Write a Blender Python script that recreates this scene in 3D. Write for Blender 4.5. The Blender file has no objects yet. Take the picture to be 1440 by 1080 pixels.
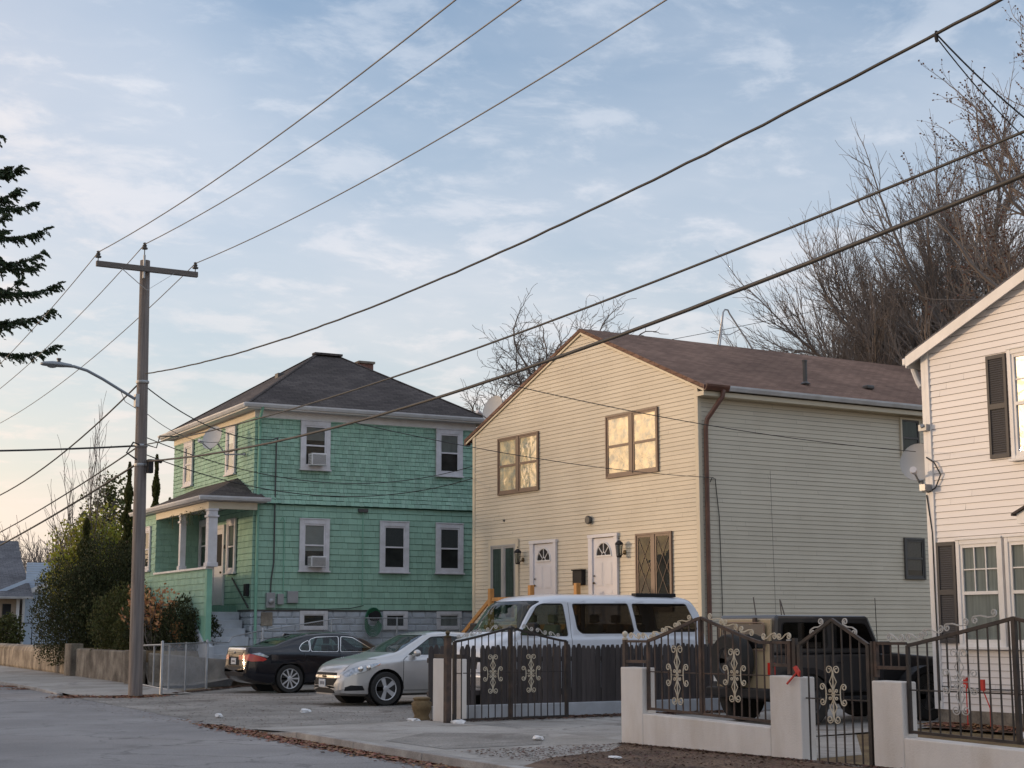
import bpy, bmesh, math, random
from mathutils import Vector, Matrix, Euler
R = math.radians
sin, cos, pi = math.sin, math.cos, math.pi
COL = bpy.context.scene.collection
rnd = random.Random(7)

# ------------------------------------------------------------------ materials
def new_mat(name):
    m = bpy.data.materials.new(name); m.use_nodes = True
    nt = m.node_tree
    return m, nt, nt.nodes['Principled BSDF']
def N(nt, t, **kw):
    n = nt.nodes.new(t)
    for k, v in kw.items():
        if k.startswith('i_'):
            n.inputs[k[2:].replace('_', ' ')].default_value = v
        else: setattr(n, k, v)
    return n
def texco(nt, scale=(1, 1, 1), kind='Object'):
    tc = N(nt, 'ShaderNodeTexCoord'); mp = N(nt, 'ShaderNodeMapping')
    mp.inputs['Scale'].default_value = scale
    nt.links.new(tc.outputs[kind], mp.inputs['Vector'])
    return mp.outputs[0]
def mat(name, col, rough=.6, metal=0, spec=.5, var=.12, vs=3.0, var2=0, vs2=.4, tint=None, bump=0, bs=60, coat=0, island=0, stretch=(1, 1, 1)):
    """plain painted surface with two scales of tonal variation, optional tint patches and fine bump"""
    m, nt, b = new_mat(name)
    L = nt.links
    co = texco(nt, stretch)
    n1 = N(nt, 'ShaderNodeTexNoise'); n1.inputs['Scale'].default_value = vs; n1.inputs['Detail'].default_value = 6
    L.new(co, n1.inputs['Vector'])
    r1 = N(nt, 'ShaderNodeMapRange'); r1.inputs[1].default_value = .3; r1.inputs[2].default_value = .7
    r1.inputs[3].default_value = 1 - var; r1.inputs[4].default_value = 1 + var
    L.new(n1.outputs[0], r1.inputs[0])
    fac = r1.outputs[0]
    if island:
        g = N(nt, 'ShaderNodeNewGeometry'); r3 = N(nt, 'ShaderNodeMapRange')
        r3.inputs[3].default_value = 1 - island; r3.inputs[4].default_value = 1 + island
        L.new(g.outputs['Random Per Island'], r3.inputs[0])
        mm = N(nt, 'ShaderNodeMath', operation='MULTIPLY'); L.new(fac, mm.inputs[0]); L.new(r3.outputs[0], mm.inputs[1]); fac = mm.outputs[0]
    base = N(nt, 'ShaderNodeRGB'); base.outputs[0].default_value = (*col, 1)
    cur = base.outputs[0]
    if tint:
        n2 = N(nt, 'ShaderNodeTexNoise'); n2.inputs['Scale'].default_value = vs2; n2.inputs['Detail'].default_value = 8; n2.inputs['Roughness'].default_value = .62
        L.new(co, n2.inputs['Vector'])
        r2 = N(nt, 'ShaderNodeMapRange'); r2.inputs[1].default_value = .45; r2.inputs[2].default_value = .7; r2.inputs[4].default_value = var2
        L.new(n2.outputs[0], r2.inputs[0])
        mx = N(nt, 'ShaderNodeMix', data_type='RGBA'); L.new(r2.outputs[0], mx.inputs[0]); L.new(cur, mx.inputs[6]); mx.inputs[7].default_value = (*tint, 1)
        cur = mx.outputs[2]
    vm = N(nt, 'ShaderNodeVectorMath', operation='SCALE'); L.new(cur, vm.inputs[0]); L.new(fac, vm.inputs['Scale'])
    L.new(vm.outputs[0], b.inputs['Base Color'])
    b.inputs['Roughness'].default_value = rough; b.inputs['Metallic'].default_value = metal
    b.inputs['Specular IOR Level'].default_value = spec
    if coat: b.inputs['Coat Weight'].default_value = coat; b.inputs['Coat Roughness'].default_value = .04
    if bump:
        n3 = N(nt, 'ShaderNodeTexNoise'); n3.inputs['Scale'].default_value = bs; n3.inputs['Detail'].default_value = 5
        L.new(co, n3.inputs['Vector'])
        bp = N(nt, 'ShaderNodeBump'); bp.inputs['Strength'].default_value = bump; bp.inputs['Distance'].default_value = .02
        L.new(n3.outputs[0], bp.inputs['Height']); L.new(bp.outputs[0], b.inputs['Normal'])
    return m
def glass_mat(name, tint=(.8, .85, .85), wav=0, ws=3, rough=.02, alpha=.75, gloss=1.45, film=0):
    """window glass: see-through with Fresnel reflection"""
    m, nt, b = new_mat(name); L = nt.links
    nt.nodes.remove(b)
    out = [n for n in nt.nodes if n.type == 'OUTPUT_MATERIAL'][0]
    tr = N(nt, 'ShaderNodeBsdfTransparent'); tr.inputs[0].default_value = (tint[0]*alpha, tint[1]*alpha, tint[2]*alpha, 1)
    gl = N(nt, 'ShaderNodeBsdfGlossy'); gl.inputs['Roughness'].default_value = rough; gl.inputs['Color'].default_value = (1, 1, 1, 1)
    lw = N(nt, 'ShaderNodeLayerWeight'); lw.inputs[0].default_value = .5; r0 = ((gloss-1)/(gloss+1))**2
    pw = N(nt, 'ShaderNodeMath', operation='POWER'); pw.inputs[1].default_value = 5; L.new(lw.outputs['Facing'], pw.inputs[0])
    fr = N(nt, 'ShaderNodeMath', operation='MULTIPLY_ADD'); fr.inputs[1].default_value = 1-r0; fr.inputs[2].default_value = r0; L.new(pw.outputs[0], fr.inputs[0])
    mx = N(nt, 'ShaderNodeMixShader')
    if film:
        ad = N(nt, 'ShaderNodeMath', operation='ADD', use_clamp=True); ad.inputs[1].default_value = film; L.new(fr.outputs[0], ad.inputs[0]); L.new(ad.outputs[0], mx.inputs[0])
    else: L.new(fr.outputs[0], mx.inputs[0])
    L.new(tr.outputs[0], mx.inputs[1]); L.new(gl.outputs[0], mx.inputs[2]); L.new(mx.outputs[0], out.inputs[0])
    if wav:
        co = texco(nt); n = N(nt, 'ShaderNodeTexNoise'); n.inputs['Scale'].default_value = ws; n.inputs['Detail'].default_value = 1.5; n.inputs['Distortion'].default_value = 1.2
        L.new(co, n.inputs['Vector']); bp = N(nt, 'ShaderNodeBump'); bp.inputs['Strength'].default_value = 1; bp.inputs['Distance'].default_value = wav
        L.new(n.outputs[0], bp.inputs['Height']); L.new(bp.outputs[0], gl.inputs['Normal'])
    return m
def ground_mat(name, c1, c2, c3, big=.25, fine=60, cracks=0, rough=.9, bump=.5, stain=None, stain_amt=.5, speck=.25):
    m, nt, b = new_mat(name); L = nt.links
    co = texco(nt)
    n1 = N(nt, 'ShaderNodeTexNoise'); n1.inputs['Scale'].default_value = big; n1.inputs['Detail'].default_value = 9; n1.inputs['Roughness'].default_value = .6; L.new(co, n1.inputs['Vector'])
    cr = N(nt, 'ShaderNodeValToRGB'); e = cr.color_ramp.elements; e[0].position = .34; e[0].color = (*c1, 1); e[1].position = .66; e[1].color = (*c3, 1)
    x = cr.color_ramp.elements.new(.5); x.color = (*c2, 1); L.new(n1.outputs[0], cr.inputs[0])
    n2 = N(nt, 'ShaderNodeTexNoise'); n2.inputs['Scale'].default_value = fine; n2.inputs['Detail'].default_value = 4; n2.inputs['Roughness'].default_value = .8; L.new(co, n2.inputs['Vector'])
    mr = N(nt, 'ShaderNodeMapRange'); mr.inputs[1].default_value = .3; mr.inputs[2].default_value = .7; mr.inputs[3].default_value = 1-speck; mr.inputs[4].default_value = 1+speck; L.new(n2.outputs[0], mr.inputs[0])
    cur = cr.outputs[0]
    if stain:
        n4 = N(nt, 'ShaderNodeTexNoise'); n4.inputs['Scale'].default_value = .9; n4.inputs['Detail'].default_value = 5; n4.inputs['Distortion'].default_value = .6; L.new(co, n4.inputs['Vector'])
        r4 = N(nt, 'ShaderNodeMapRange'); r4.inputs[1].default_value = .56; r4.inputs[2].default_value = .72; r4.inputs[4].default_value = stain_amt; L.new(n4.outputs[0], r4.inputs[0])
        mx = N(nt, 'ShaderNodeMix', data_type='RGBA'); L.new(r4.outputs[0], mx.inputs[0]); L.new(cur, mx.inputs[6]); mx.inputs[7].default_value = (*stain, 1); cur = mx.outputs[2]
    if cracks:
        v = N(nt, 'ShaderNodeTexVoronoi', feature='DISTANCE_TO_EDGE'); v.inputs['Scale'].default_value = cracks
        nd = N(nt, 'ShaderNodeTexNoise'); nd.inputs['Scale'].default_value = 2.5; nd.inputs['Detail'].default_value = 6; L.new(co, nd.inputs['Vector'])
        vv = N(nt, 'ShaderNodeVectorMath', operation='MULTIPLY_ADD'); vv.inputs[1].default_value = (.9, .9, 0); L.new(nd.outputs[1], vv.inputs[0]); L.new(co, vv.inputs[2]); L.new(vv.outputs[0], v.inputs['Vector'])
        r5 = N(nt, 'ShaderNodeMapRange'); r5.inputs[1].default_value = 0; r5.inputs[2].default_value = .022; r5.inputs[3].default_value = .62; r5.inputs[4].default_value = 1; L.new(v.outputs[0], r5.inputs[0])
        # cracks only where a second noise says so
        r6 = N(nt, 'ShaderNodeMapRange'); r6.inputs[1].default_value = .44; r6.inputs[2].default_value = .52; L.new(n1.outputs[0], r6.inputs[0])
        mk = N(nt, 'ShaderNodeMix', data_type='FLOAT'); L.new(r6.outputs[0], mk.inputs[0]); mk.inputs[2].default_value = 1; L.new(r5.outputs[0], mk.inputs[3])
        vm0 = N(nt, 'ShaderNodeVectorMath', operation='SCALE'); L.new(cur, vm0.inputs[0]); L.new(mk.outputs[0], vm0.inputs['Scale']); cur = vm0.outputs[0]
    vm = N(nt, 'ShaderNodeVectorMath', operation='SCALE'); L.new(cur, vm.inputs[0]); L.new(mr.outputs[0], vm.inputs['Scale'])
    L.new(vm.outputs[0], b.inputs['Base Color']); b.inputs['Roughness'].default_value = rough; b.inputs['Specular IOR Level'].default_value = .3
    bp = N(nt, 'ShaderNodeBump'); bp.inputs['Strength'].default_value = bump; bp.inputs['Distance'].default_value = .01
    L.new(n2.outputs[0], bp.inputs['Height']); L.new(bp.outputs[0], b.inputs['Normal'])
    return m
def roof_mat(name, c1, c2, axis='y', moss=None):
    """asphalt shingles: staggered tabs of uneven tone in courses, laid in the slope's own U direction"""
    m, nt, b = new_mat(name); L = nt.links
    tc = N(nt, 'ShaderNodeUVMap')
    br = N(nt, 'ShaderNodeTexBrick'); br.offset = .5; br.inputs['Scale'].default_value = 1
    br.inputs['Brick Width'].default_value = .3; br.inputs['Row Height'].default_value = .14; br.inputs['Mortar Size'].default_value = .008
    br.inputs['Color1'].default_value = (*c1, 1); br.inputs['Color2'].default_value = (*c2, 1); br.inputs['Mortar'].default_value = (c1[0]*.55, c1[1]*.55, c1[2]*.55, 1)
    L.new(tc.outputs[0], br.inputs['Vector'])
    co = texco(nt)
    n1 = N(nt, 'ShaderNodeTexNoise'); n1.inputs['Scale'].default_value = .55; n1.inputs['Detail'].default_value = 10; n1.inputs['Roughness'].default_value = .65; L.new(co, n1.inputs['Vector'])
    mr = N(nt, 'ShaderNodeMapRange'); mr.inputs[1].default_value = .35; mr.inputs[2].default_value = .65; mr.inputs[3].default_value = .78; mr.inputs[4].default_value = 1.25; L.new(n1.outputs[0], mr.inputs[0])
    n2 = N(nt, 'ShaderNodeTexNoise'); n2.inputs['Scale'].default_value = 90; n2.inputs['Detail'].default_value = 3; L.new(co, n2.inputs['Vector'])
    m2 = N(nt, 'ShaderNodeMapRange'); m2.inputs[1].default_value = .3; m2.inputs[2].default_value = .7; m2.inputs[3].default_value = .75; m2.inputs[4].default_value = 1.25; L.new(n2.outputs[0], m2.inputs[0])
    mm = N(nt, 'ShaderNodeMath', operation='MULTIPLY'); L.new(mr.outputs[0], mm.inputs[0]); L.new(m2.outputs[0], mm.inputs[1])
    vm = N(nt, 'ShaderNodeVectorMath', operation='SCALE'); L.new(br.outputs[0], vm.inputs[0]); L.new(mm.outputs[0], vm.inputs['Scale'])
    L.new(vm.outputs[0], b.inputs['Base Color']); b.inputs['Roughness'].default_value = .95; b.inputs['Specular IOR Level'].default_value = .2
    bp = N(nt, 'ShaderNodeBump'); bp.inputs['Strength'].default_value = .6; bp.inputs['Distance'].default_value = .02; L.new(br.outputs[1], bp.inputs['Height']); bp.invert = True
    L.new(bp.outputs[0], b.inputs['Normal'])
    return m
def leaf_mat(name, c, spread=.35, hue=.03, rough=.6, transl=.25):
    m, nt, b = new_mat(name); L = nt.links
    g = N(nt, 'ShaderNodeNewGeometry')
    hs = N(nt, 'ShaderNodeHueSaturation'); hs.inputs['Color'].default_value = (*c, 1)
    r1 = N(nt, 'ShaderNodeMapRange'); r1.inputs[3].default_value = 1-spread; r1.inputs[4].default_value = 1+spread; L.new(g.outputs['Random Per Island'], r1.inputs[0])
    mu = N(nt, 'ShaderNodeMath', operation='FRACT'); mm = N(nt, 'ShaderNodeMath', operation='MULTIPLY'); mm.inputs[1].default_value = 17.3
    L.new(g.outputs['Random Per Island'], mm.inputs[0]); L.new(mm.outputs[0], mu.inputs[0])
    r2 = N(nt, 'ShaderNodeMapRange'); r2.inputs[3].default_value = .5-hue; r2.inputs[4].default_value = .5+hue; L.new(mu.outputs[0], r2.inputs[0])
    L.new(r1.outputs[0], hs.inputs['Value']); L.new(r2.outputs[0], hs.inputs['Hue'])
    L.new(hs.outputs[0], b.inputs['Base Color']); b.inputs['Roughness'].default_value = rough; b.inputs['Specular IOR Level'].default_value = .25
    if transl:
        out = [n for n in nt.nodes if n.type == 'OUTPUT_MATERIAL'][0]
        t = N(nt, 'ShaderNodeBsdfTranslucent'); L.new(hs.outputs[0], t.inputs[0]); mx = N(nt, 'ShaderNodeMixShader'); mx.inputs[0].default_value = transl
        L.new(b.outputs[0], mx.inputs[1]); L.new(t.outputs[0], mx.inputs[2]); L.new(mx.outputs[0], out.inputs[0])
    return m

M = {}
M['asphalt'] = ground_mat('asphalt', (.19, .182, .18), (.235, .226, .222), (.28, .27, .265), big=.35, fine=38, cracks=.5, stain=(.12, .113, .108), stain_amt=.5, speck=.35)
M['lot'] = ground_mat('lot_asphalt', (.17, .158, .145), (.235, .22, .20), (.31, .29, .265), big=.6, fine=28, cracks=.8, stain=(.085, .07, .058), stain_amt=.75, speck=.45)
M['concrete'] = ground_mat('pavement_concrete', (.25, .235, .21), (.32, .30, .275), (.38, .36, .33), big=.6, fine=35, cracks=.45, stain=(.15, .125, .10), stain_amt=.6)
M['old_concrete'] = ground_mat('weathered_concrete', (.12, .10, .08), (.21, .18, .145), (.33, .29, .235), big=1.6, fine=30, stain=(.06, .05, .04), stain_amt=.7, speck=.3)
M['granite'] = ground_mat('granite_kerb', (.24, .225, .21), (.32, .30, .28), (.40, .385, .36), big=2, fine=90, speck=.35)
M['dry_grass'] = ground_mat('dry_grass', (.10, .065, .035), (.16, .11, .055), (.2, .155, .075), big=1.3, fine=35, speck=.5, bump=1)
M['dirt'] = ground_mat('dirt_verge', (.07, .045, .03), (.13, .085, .058), (.2, .13, .085), big=1.4, fine=30, speck=.5, bump=1)
M['stucco'] = mat('white_stucco', (.68, .645, .61), .9, var=.07, vs=2, tint=(.42, .34, .25), var2=.38, vs2=1.5, bump=.5, bs=90, stretch=(1, 1.6, .55))
M['curb_grey'] = mat('pale_painted_curb', (.40, .42, .45), .85, var=.1, vs=3, tint=(.22, .2, .18), var2=.4, vs2=2, bump=.4, bs=50)
M['blue_block'] = mat('blue_grey_painted_base', (.44, .48, .53), .8, var=.08, bump=.4, bs=50, tint=(.25, .25, .24), var2=.4, vs2=2)
M['iron'] = mat('black_iron', (.03, .027, .027), .5, metal=.2, var=.3, vs=9, tint=(.10, .06, .042), var2=.4, vs2=3)
M['rust_iron'] = mat('rusty_brown_iron', (.055, .04, .034), .7, metal=.1, var=.3, vs=9, tint=(.13, .075, .05), var2=.6, vs2=6)
M['lap_shadow'] = mat('painted_lap_shadow', (.16, .14, .115), .95)  # shadow lines between siding courses, put into the core's dark colour
M['lap_shadow_grey'] = mat('painted_lap_shadow_grey', (.16, .145, .135), .95)  # same painted shadow lines for the white siding
M['scroll'] = mat('cream_scroll_paint', (.52, .47, .37), .55, var=.12, vs=12, tint=(.35, .24, .12), var2=.6, vs2=9)
M['scroll_grey'] = mat('pale_grey_scroll_paint', (.45, .44, .42), .55, var=.12, vs=12, tint=(.3, .26, .2), var2=.5, vs2=9)
M['picket'] = mat('dark_stained_picket', (.062, .052, .05), .85, var=.25, vs=2, island=.28, stretch=(8, 8, .7), bump=.5, bs=30)
M['cream_siding'] = mat('cream_vinyl', (.61, .55, .435), .55, var=.035, vs=.6, island=.035, tint=(.46, .40, .30), var2=.35, vs2=.7)
M['white_siding'] = mat('white_vinyl', (.76, .73, .71), .5, var=.03, vs=.6, island=.03, tint=(.6, .56, .53), var2=.25, vs2=.6)
M['trim'] = mat('white_trim', (.72, .71, .70), .5, var=.05, tint=(.5, .48, .44), var2=.35, vs2=2.5)
M['cream_trim'] = mat('cream_trim', (.60, .53, .40), .5, var=.04)
M['lilac_trim'] = mat('aged_white_paint', (.62, .61, .63), .6, var=.08, vs=5, tint=(.42, .4, .38), var2=.4, vs2=4)
M['brown_trim'] = mat('brown_window_frame', (.16, .105, .075), .5, var=.12)
M['dark_trim'] = mat('dark_grey_frame', (.07, .068, .066), .5, var=.1)
M['copper'] = mat('brown_downspout', (.12, .055, .04), .4, var=.2, tint=(.2, .09, .05), var2=.4, vs2=3)
M['gutter'] = mat('white_gutter', (.62, .63, .65), .4, var=.08, vs=3, tint=(.35, .33, .3), var2=.3, vs2=2)
M['shutter'] = mat('charcoal_shutter', (.05, .048, .05), .6, var=.1)
M['green_hi'] = mat('green_shingle', (.27, .45, .345), .75, var=.10, vs=1.2, island=.13, tint=(.36, .48, .41), var2=.4, vs2=2.6, bump=.4, bs=30, stretch=(3, 3, .6))
M['green_lo'] = mat('green_shingle_lower', (.275, .45, .345), .75, var=.08, vs=1.2, island=.08, tint=(.24, .42, .33), var2=.4, vs2=1.4, bump=.4, bs=30, stretch=(3, 3, .6))
M['shingle_shadow'] = mat('painted_shingle_shadow', (.05, .13, .095), .9)  # dark colour paints the shadow lines between shingle rows
M['green_trim'] = mat('green_paint', (.20, .42, .31), .6, var=.1)
M['roof_dark'] = roof_mat('charcoal_roof', (.065, .056, .054), (.10, .086, .08))
M['roof_brown'] = roof_mat('brown_roof', (.17, .105, .078), (.235, .148, .11))
M['roof_grey'] = roof_mat('grey_roof', (.11, .11, .12), (.15, .15, .16))
M['brick'] = mat('chimney_brick', (.18, .09, .07), .9, var=.3, vs=14)
M['orange_wood'] = mat('orange_lumber', (.48, .24, .075), .7, var=.15, vs=6, stretch=(4, 4, 1))
M['pole_wood'] = mat('weathered_pole', (.18, .16, .15), .9, var=.28, vs=4, stretch=(6, 6, .25), tint=(.22, .16, .12), var2=.4, vs2=1.2, bump=.6, bs=20)
M['arm_wood'] = mat('grey_crossarm', (.13, .115, .105), .9, var=.2, vs=6, stretch=(1, 6, 6))
M['cable'] = mat('black_cable', (.02, .019, .018), .6, var=.2)
M['cable_grey'] = mat('weathered_cable', (.032, .031, .03), .6, var=.2)
M['wire'] = mat('aluminium_wire', (.16, .155, .15), .45, metal=.6, var=.1)
M['grey_metal'] = mat('grey_metal', (.32, .33, .34), .5, metal=.3, var=.1)
M['lamp_grey'] = mat('lamp_housing_grey', (.22, .24, .26), .45, metal=.3, var=.08)
M['galv'] = mat('galvanised_steel', (.34, .35, .36), .45, metal=.6, var=.15, vs=6)
M['dish'] = mat('dish_grey', (.42, .42, .41), .6, var=.05)
M['black'] = mat('black_plastic', (.018, .018, .02), .6, var=.1, spec=.25)
M['dark_int'] = mat('dark_interior', (.022, .021, .022), .9, var=.2)
M['white_plastic'] = mat('white_plastic', (.68, .68, .68), .5, var=.06)
M['ac_grille'] = mat('air_conditioner_grille', (.20, .20, .20), .6, var=.15, vs=30)
M['blind'] = mat('window_blind', (.48, .48, .46), .8, var=.08, vs=3)
M['curtain'] = mat('pale_curtain', (.50, .50, .46), .9, var=.22, vs=7, stretch=(1, 3, .15))
M['gold_reflection'] = mat('painted_gold_reflection', (.92, .68, .41), .7, var=.25, vs=4, tint=(.30, .30, .28), var2=.95, vs2=4.2)  # marbled gold sky reflection painted on a sheet behind the glass
M['curtain_green'] = mat('green_grey_curtain', (.10, .13, .115), .9, var=.3, vs=8, stretch=(1, 3, .15))
M['pane'] = glass_mat('window_glass', wav=.0012, ws=2.2, alpha=.75)
M['pane_wavy'] = glass_mat('wavy_window_glass', wav=.012, ws=2.6, alpha=1.2, gloss=1.6, film=.13)
M['pane_bright'] = glass_mat('bright_window_glass', wav=.003, ws=3, alpha=.2, gloss=1.9, film=.5)
M['pane_dark'] = glass_mat('screened_glass', wav=.001, ws=2.2, alpha=.62, gloss=1.45)
M['room'] = mat('dim_room', (.085, .085, .08), .9, var=.5, vs=2.2)
M['car_glass'] = glass_mat('car_glass', tint=(.62, .78, .72), alpha=.8, gloss=1.5)
M['van_glass'] = glass_mat('tinted_van_glass', tint=(.5, .52, .52), alpha=.42, gloss=1.5)
M['jeep_glass'] = glass_mat('dark_tinted_glass', tint=(.3, .3, .3), alpha=.3, gloss=1.4)
def paint(name, col, metal, rough=.28, coat=1):
    m = mat(name, col, rough, metal=metal, var=.015, coat=coat, spec=.4); return m
M['silver_paint'] = paint('silver_car_paint', (.50, .49, .48), .55, .32)
M['black_paint'] = paint('black_car_paint', (.004, .005, .010), 0, .14, .5)
M['dark_alloy'] = mat('dark_alloy_rim', (.05, .05, .052), .45, var=.1)
M['van_paint'] = paint('white_van_paint', (.62, .64, .68), 0, .35, .6)
M['jeep_paint'] = paint('charcoal_truck_paint', (.028, .028, .03), 0, .4, .5)
M['jeep_sunset_tone'] = paint('painted_sunset_tailgate', (.34, .27, .17), 0, .5, .3)  # sunset light on the tailgate, put into its base colour
M['tyre'] = mat('tyre_rubber', (.022, .021, .02), .85, var=.2, bump=.3, bs=80)
M['alloy'] = mat('alloy_rim', (.52, .52, .53), .35, metal=.25, var=.06)
M['chrome'] = mat('chrome', (.75, .72, .68), .12, metal=1, var=.03)
M['red_lens'] = mat('red_lens', (.50, .02, .012), .2, var=.1, coat=1)
M['amber'] = mat('amber_lens', (.55, .16, .02), .25, coat=1)
M['clear_lens'] = mat('headlight_lens', (.42, .43, .45), .12, metal=.4, var=.35, vs=18, coat=1)
M['plate'] = mat('licence_plate', (.62, .64, .66), .5, var=.05)
M['plate_ink'] = mat('plate_ink', (.03, .04, .08), .6)
M['seat_grey'] = mat('seat_fabric', (.10, .10, .11), .9)
M['seat_tan'] = mat('seat_tan', (.22, .19, .15), .9)
M['bark'] = mat('grey_bark', (.12, .10, .088), .95, var=.3, vs=6, bump=.6, bs=25, stretch=(3, 3, .6))
M['bark_warm'] = mat('warm_bark', (.13, .105, .09), .95, var=.3, vs=6)
M['twig'] = mat('bare_twigs', (.21, .18, .16), .9, var=.25, vs=.8)
M['twig_grey'] = mat('grey_twigs', (.16, .14, .125), .9, var=.2, vs=.8)
M['bud'] = leaf_mat('brown_buds', (.12, .062, .042), .3, .02)
M['spruce'] = leaf_mat('spruce_needles', (.045, .07, .035), .4, .02, transl=.1)
M['arbor'] = leaf_mat('dark_evergreen_leaves', (.05, .058, .026), .5, .03)
M['arbor2'] = leaf_mat('olive_evergreen_leaves', (.085, .09, .03), .45, .03)
M['yellowgreen'] = leaf_mat('yellow_green_leaves', (.34, .34, .055), .45, .03)
M['holly'] = leaf_mat('mid_green_leaves', (.11, .12, .045), .45, .03)
M['dried'] = leaf_mat('dried_brown_leaves', (.50, .26, .12), .35, .02)
M['litter'] = leaf_mat('leaf_litter', (.20, .09, .045), .5, .03, transl=0)
M['litter_dark'] = leaf_mat('old_leaf_litter', (.10, .055, .035), .5, .03, transl=0)
M['white_litter'] = mat('white_paper_litter', (.66, .66, .66), .7, var=.1, vs=20)
M['blue_plastic'] = mat('blue_plastic', (.02, .22, .62), .4)
M['red_plastic'] = mat('red_plastic', (.55, .04, .03), .4)
M['clay'] = mat('mossy_clay', (.16, .11, .055), .9, var=.35, vs=9, bump=.6, bs=30)
M['hose'] = mat('green_hose', (.03, .15, .08), .5)
M['far_blue'] = mat('pale_blue_siding', (.42, .50, .60), .6, var=.04)
M['far_tan'] = mat('tan_siding', (.46, .36, .27), .7, var=.05)
M['brass'] = mat('black_and_brass', (.10, .075, .04), .4, metal=.6, var=.3, vs=20)
M['lamp_glass'] = glass_mat('lantern_glass', alpha=.7)
M['solid_white'] = mat('white_door_paint', (.66, .65, .67), .5, var=.05, vs=2)

# ------------------------------------------------------------------ mesh builder
class MB:
    def __init__(s): s.v = []; s.f = []; s.m = []; s.uv = None
    def add(s, vs, fs, m=0):
        o = len(s.v); s.v += [tuple(v) for v in vs]; s.f += [tuple(i+o for i in f) for f in fs]; s.m += [m]*len(fs); return s
    def box(s, x0, x1, y0, y1, z0, z1, m=0, mp=None):
        vs = [(x, y, z) for x in (x0, x1) for y in (y0, y1) for z in (z0, z1)]
        if mp: vs = [mp(*v) for v in vs]
        return s.add(vs, [(0, 1, 3, 2), (4, 6, 7, 5), (0, 4, 5, 1), (2, 3, 7, 6), (0, 2, 6, 4), (1, 5, 7, 3)], m)
    def quad(s, a, b, c, d, m=0): return s.add([a, b, c, d], [(0, 1, 2, 3)], m)
    def poly(s, pts, m=0): return s.add(pts, [tuple(range(len(pts)))], m)
    def prism(s, pts, off, m=0):
        """polygon pts (3D) swept by vector off"""
        n = len(pts); off = Vector(off); a = [Vector(p) for p in pts]; b = [p+off for p in a]
        fs = [tuple(range(n))[::-1], tuple(range(n, 2*n))] + [(i, (i+1) % n, n+(i+1) % n, n+i) for i in range(n)]
        return s.add(a+b, fs, m)
    def tube(s, pts, r, n=8, m=0, caps=True, flat=None, phase=0):
        pts = [Vector(p) for p in pts]; k = len(pts)
        rs = r if isinstance(r, (list, tuple)) else [r]*k
        if k < 2: return s
        t0 = (pts[1]-pts[0]).normalized()
        up = Vector((0, 0, 1)) if abs(t0.z) < .9 else Vector((1, 0, 0))
        a = t0.cross(up).normalized(); vs = []
        for i in range(k):
            t = (pts[min(i+1, k-1)]-pts[max(i-1, 0)])
            if t.length < 1e-9: t = t0
            t = t.normalized(); a = (a - t*a.dot(t)); a = a.normalized() if a.length > 1e-6 else t.orthogonal().normalized(); b = t.cross(a)
            for j in range(n):
                th = 2*pi*j/n+phase; q = a*cos(th)+b*sin(th)
                if flat: q = a*cos(th)*flat[0]+b*sin(th)*flat[1]
                vs.append(pts[i]+q*rs[i])
        fs = [(i*n+j, i*n+(j+1) % n, (i+1)*n+(j+1) % n, (i+1)*n+j) for i in range(k-1) for j in range(n)]
        if caps: fs += [tuple(range(n))[::-1], tuple(range((k-1)*n, k*n))]
        return s.add(vs, fs, m)
    def bar(s, p, q, w, h=None, m=0):
        h = h or w
        return s.tube([p, q], .7071, 4, m, flat=(w, h), phase=pi/4)
    def lathe(s, prof, c=(0, 0, 0), n=16, m=0, axis='z', caps=True):
        vs = []
        for r, z in prof:
            for j in range(n):
                t = 2*pi*j/n; x, y = r*cos(t), r*sin(t)
                v = (x, y, z) if axis == 'z' else ((z, x, y) if axis == 'x' else (x, z, y))
                vs.append((v[0]+c[0], v[1]+c[1], v[2]+c[2]))
        k = len(prof)
        fs = [(i*n+j, i*n+(j+1) % n, (i+1)*n+(j+1) % n, (i+1)*n+j) for i in range(k-1) for j in range(n)]
        if caps: fs += [tuple(range(n))[::-1], tuple(range((k-1)*n, k*n))]
        return s.add(vs, fs, m)
    def ball(s, c, r, n=10, m=0, sc=(1, 1, 1)):
        k = max(4, n//2+1); prof = [(max(1e-4, sin(pi*i/k)), -cos(pi*i/k)) for i in range(k+1)]
        o = len(s.v); s.lathe(prof, (0, 0, 0), n, m)
        for i in range(o, len(s.v)):
            v = s.v[i]; s.v[i] = (v[0]*r*sc[0]+c[0], v[1]*r*sc[1]+c[1], v[2]*r*sc[2]+c[2])
        return s
    def build(s, name, mats, parent=None, smooth=False, bevel=0, loc=None, sharp=35, uvf=None, fix=True):
        me = bpy.data.meshes.new(name); me.from_pydata(s.v, [], s.f); me.update()
        if not isinstance(mats, (list, tuple)): mats = [mats]
        for mt in mats: me.materials.append(M[mt] if isinstance(mt, str) else mt)
        if len(mats) > 1: me.polygons.foreach_set('material_index', s.m)
        if uvf:
            uv = me.uv_layers.new(name='UVMap')
            for p in me.polygons:
                for li in p.loop_indices: uv.data[li].uv = uvf(me.vertices[me.loops[li].vertex_index].co, p.normal)
        if fix and len(s.f) < 6000:
            bm = bmesh.new(); bm.from_mesh(me); bmesh.ops.recalc_face_normals(bm, faces=bm.faces); bm.to_mesh(me); bm.free()
        if smooth:
            me.polygons.foreach_set('use_smooth', [True]*len(me.polygons))
            if sharp: me.set_sharp_from_angle(angle=R(sharp))
        o = bpy.data.objects.new(name, me); COL.objects.link(o)
        if parent: o.parent = parent
        if loc: o.location = loc
        if bevel:
            b = o.modifiers.new('Bevel', 'BEVEL'); b.width = bevel; b.segments = 2; b.limit_method = 'ANGLE'; b.angle_limit = R(40); b.harden_normals = False
        return o
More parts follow.
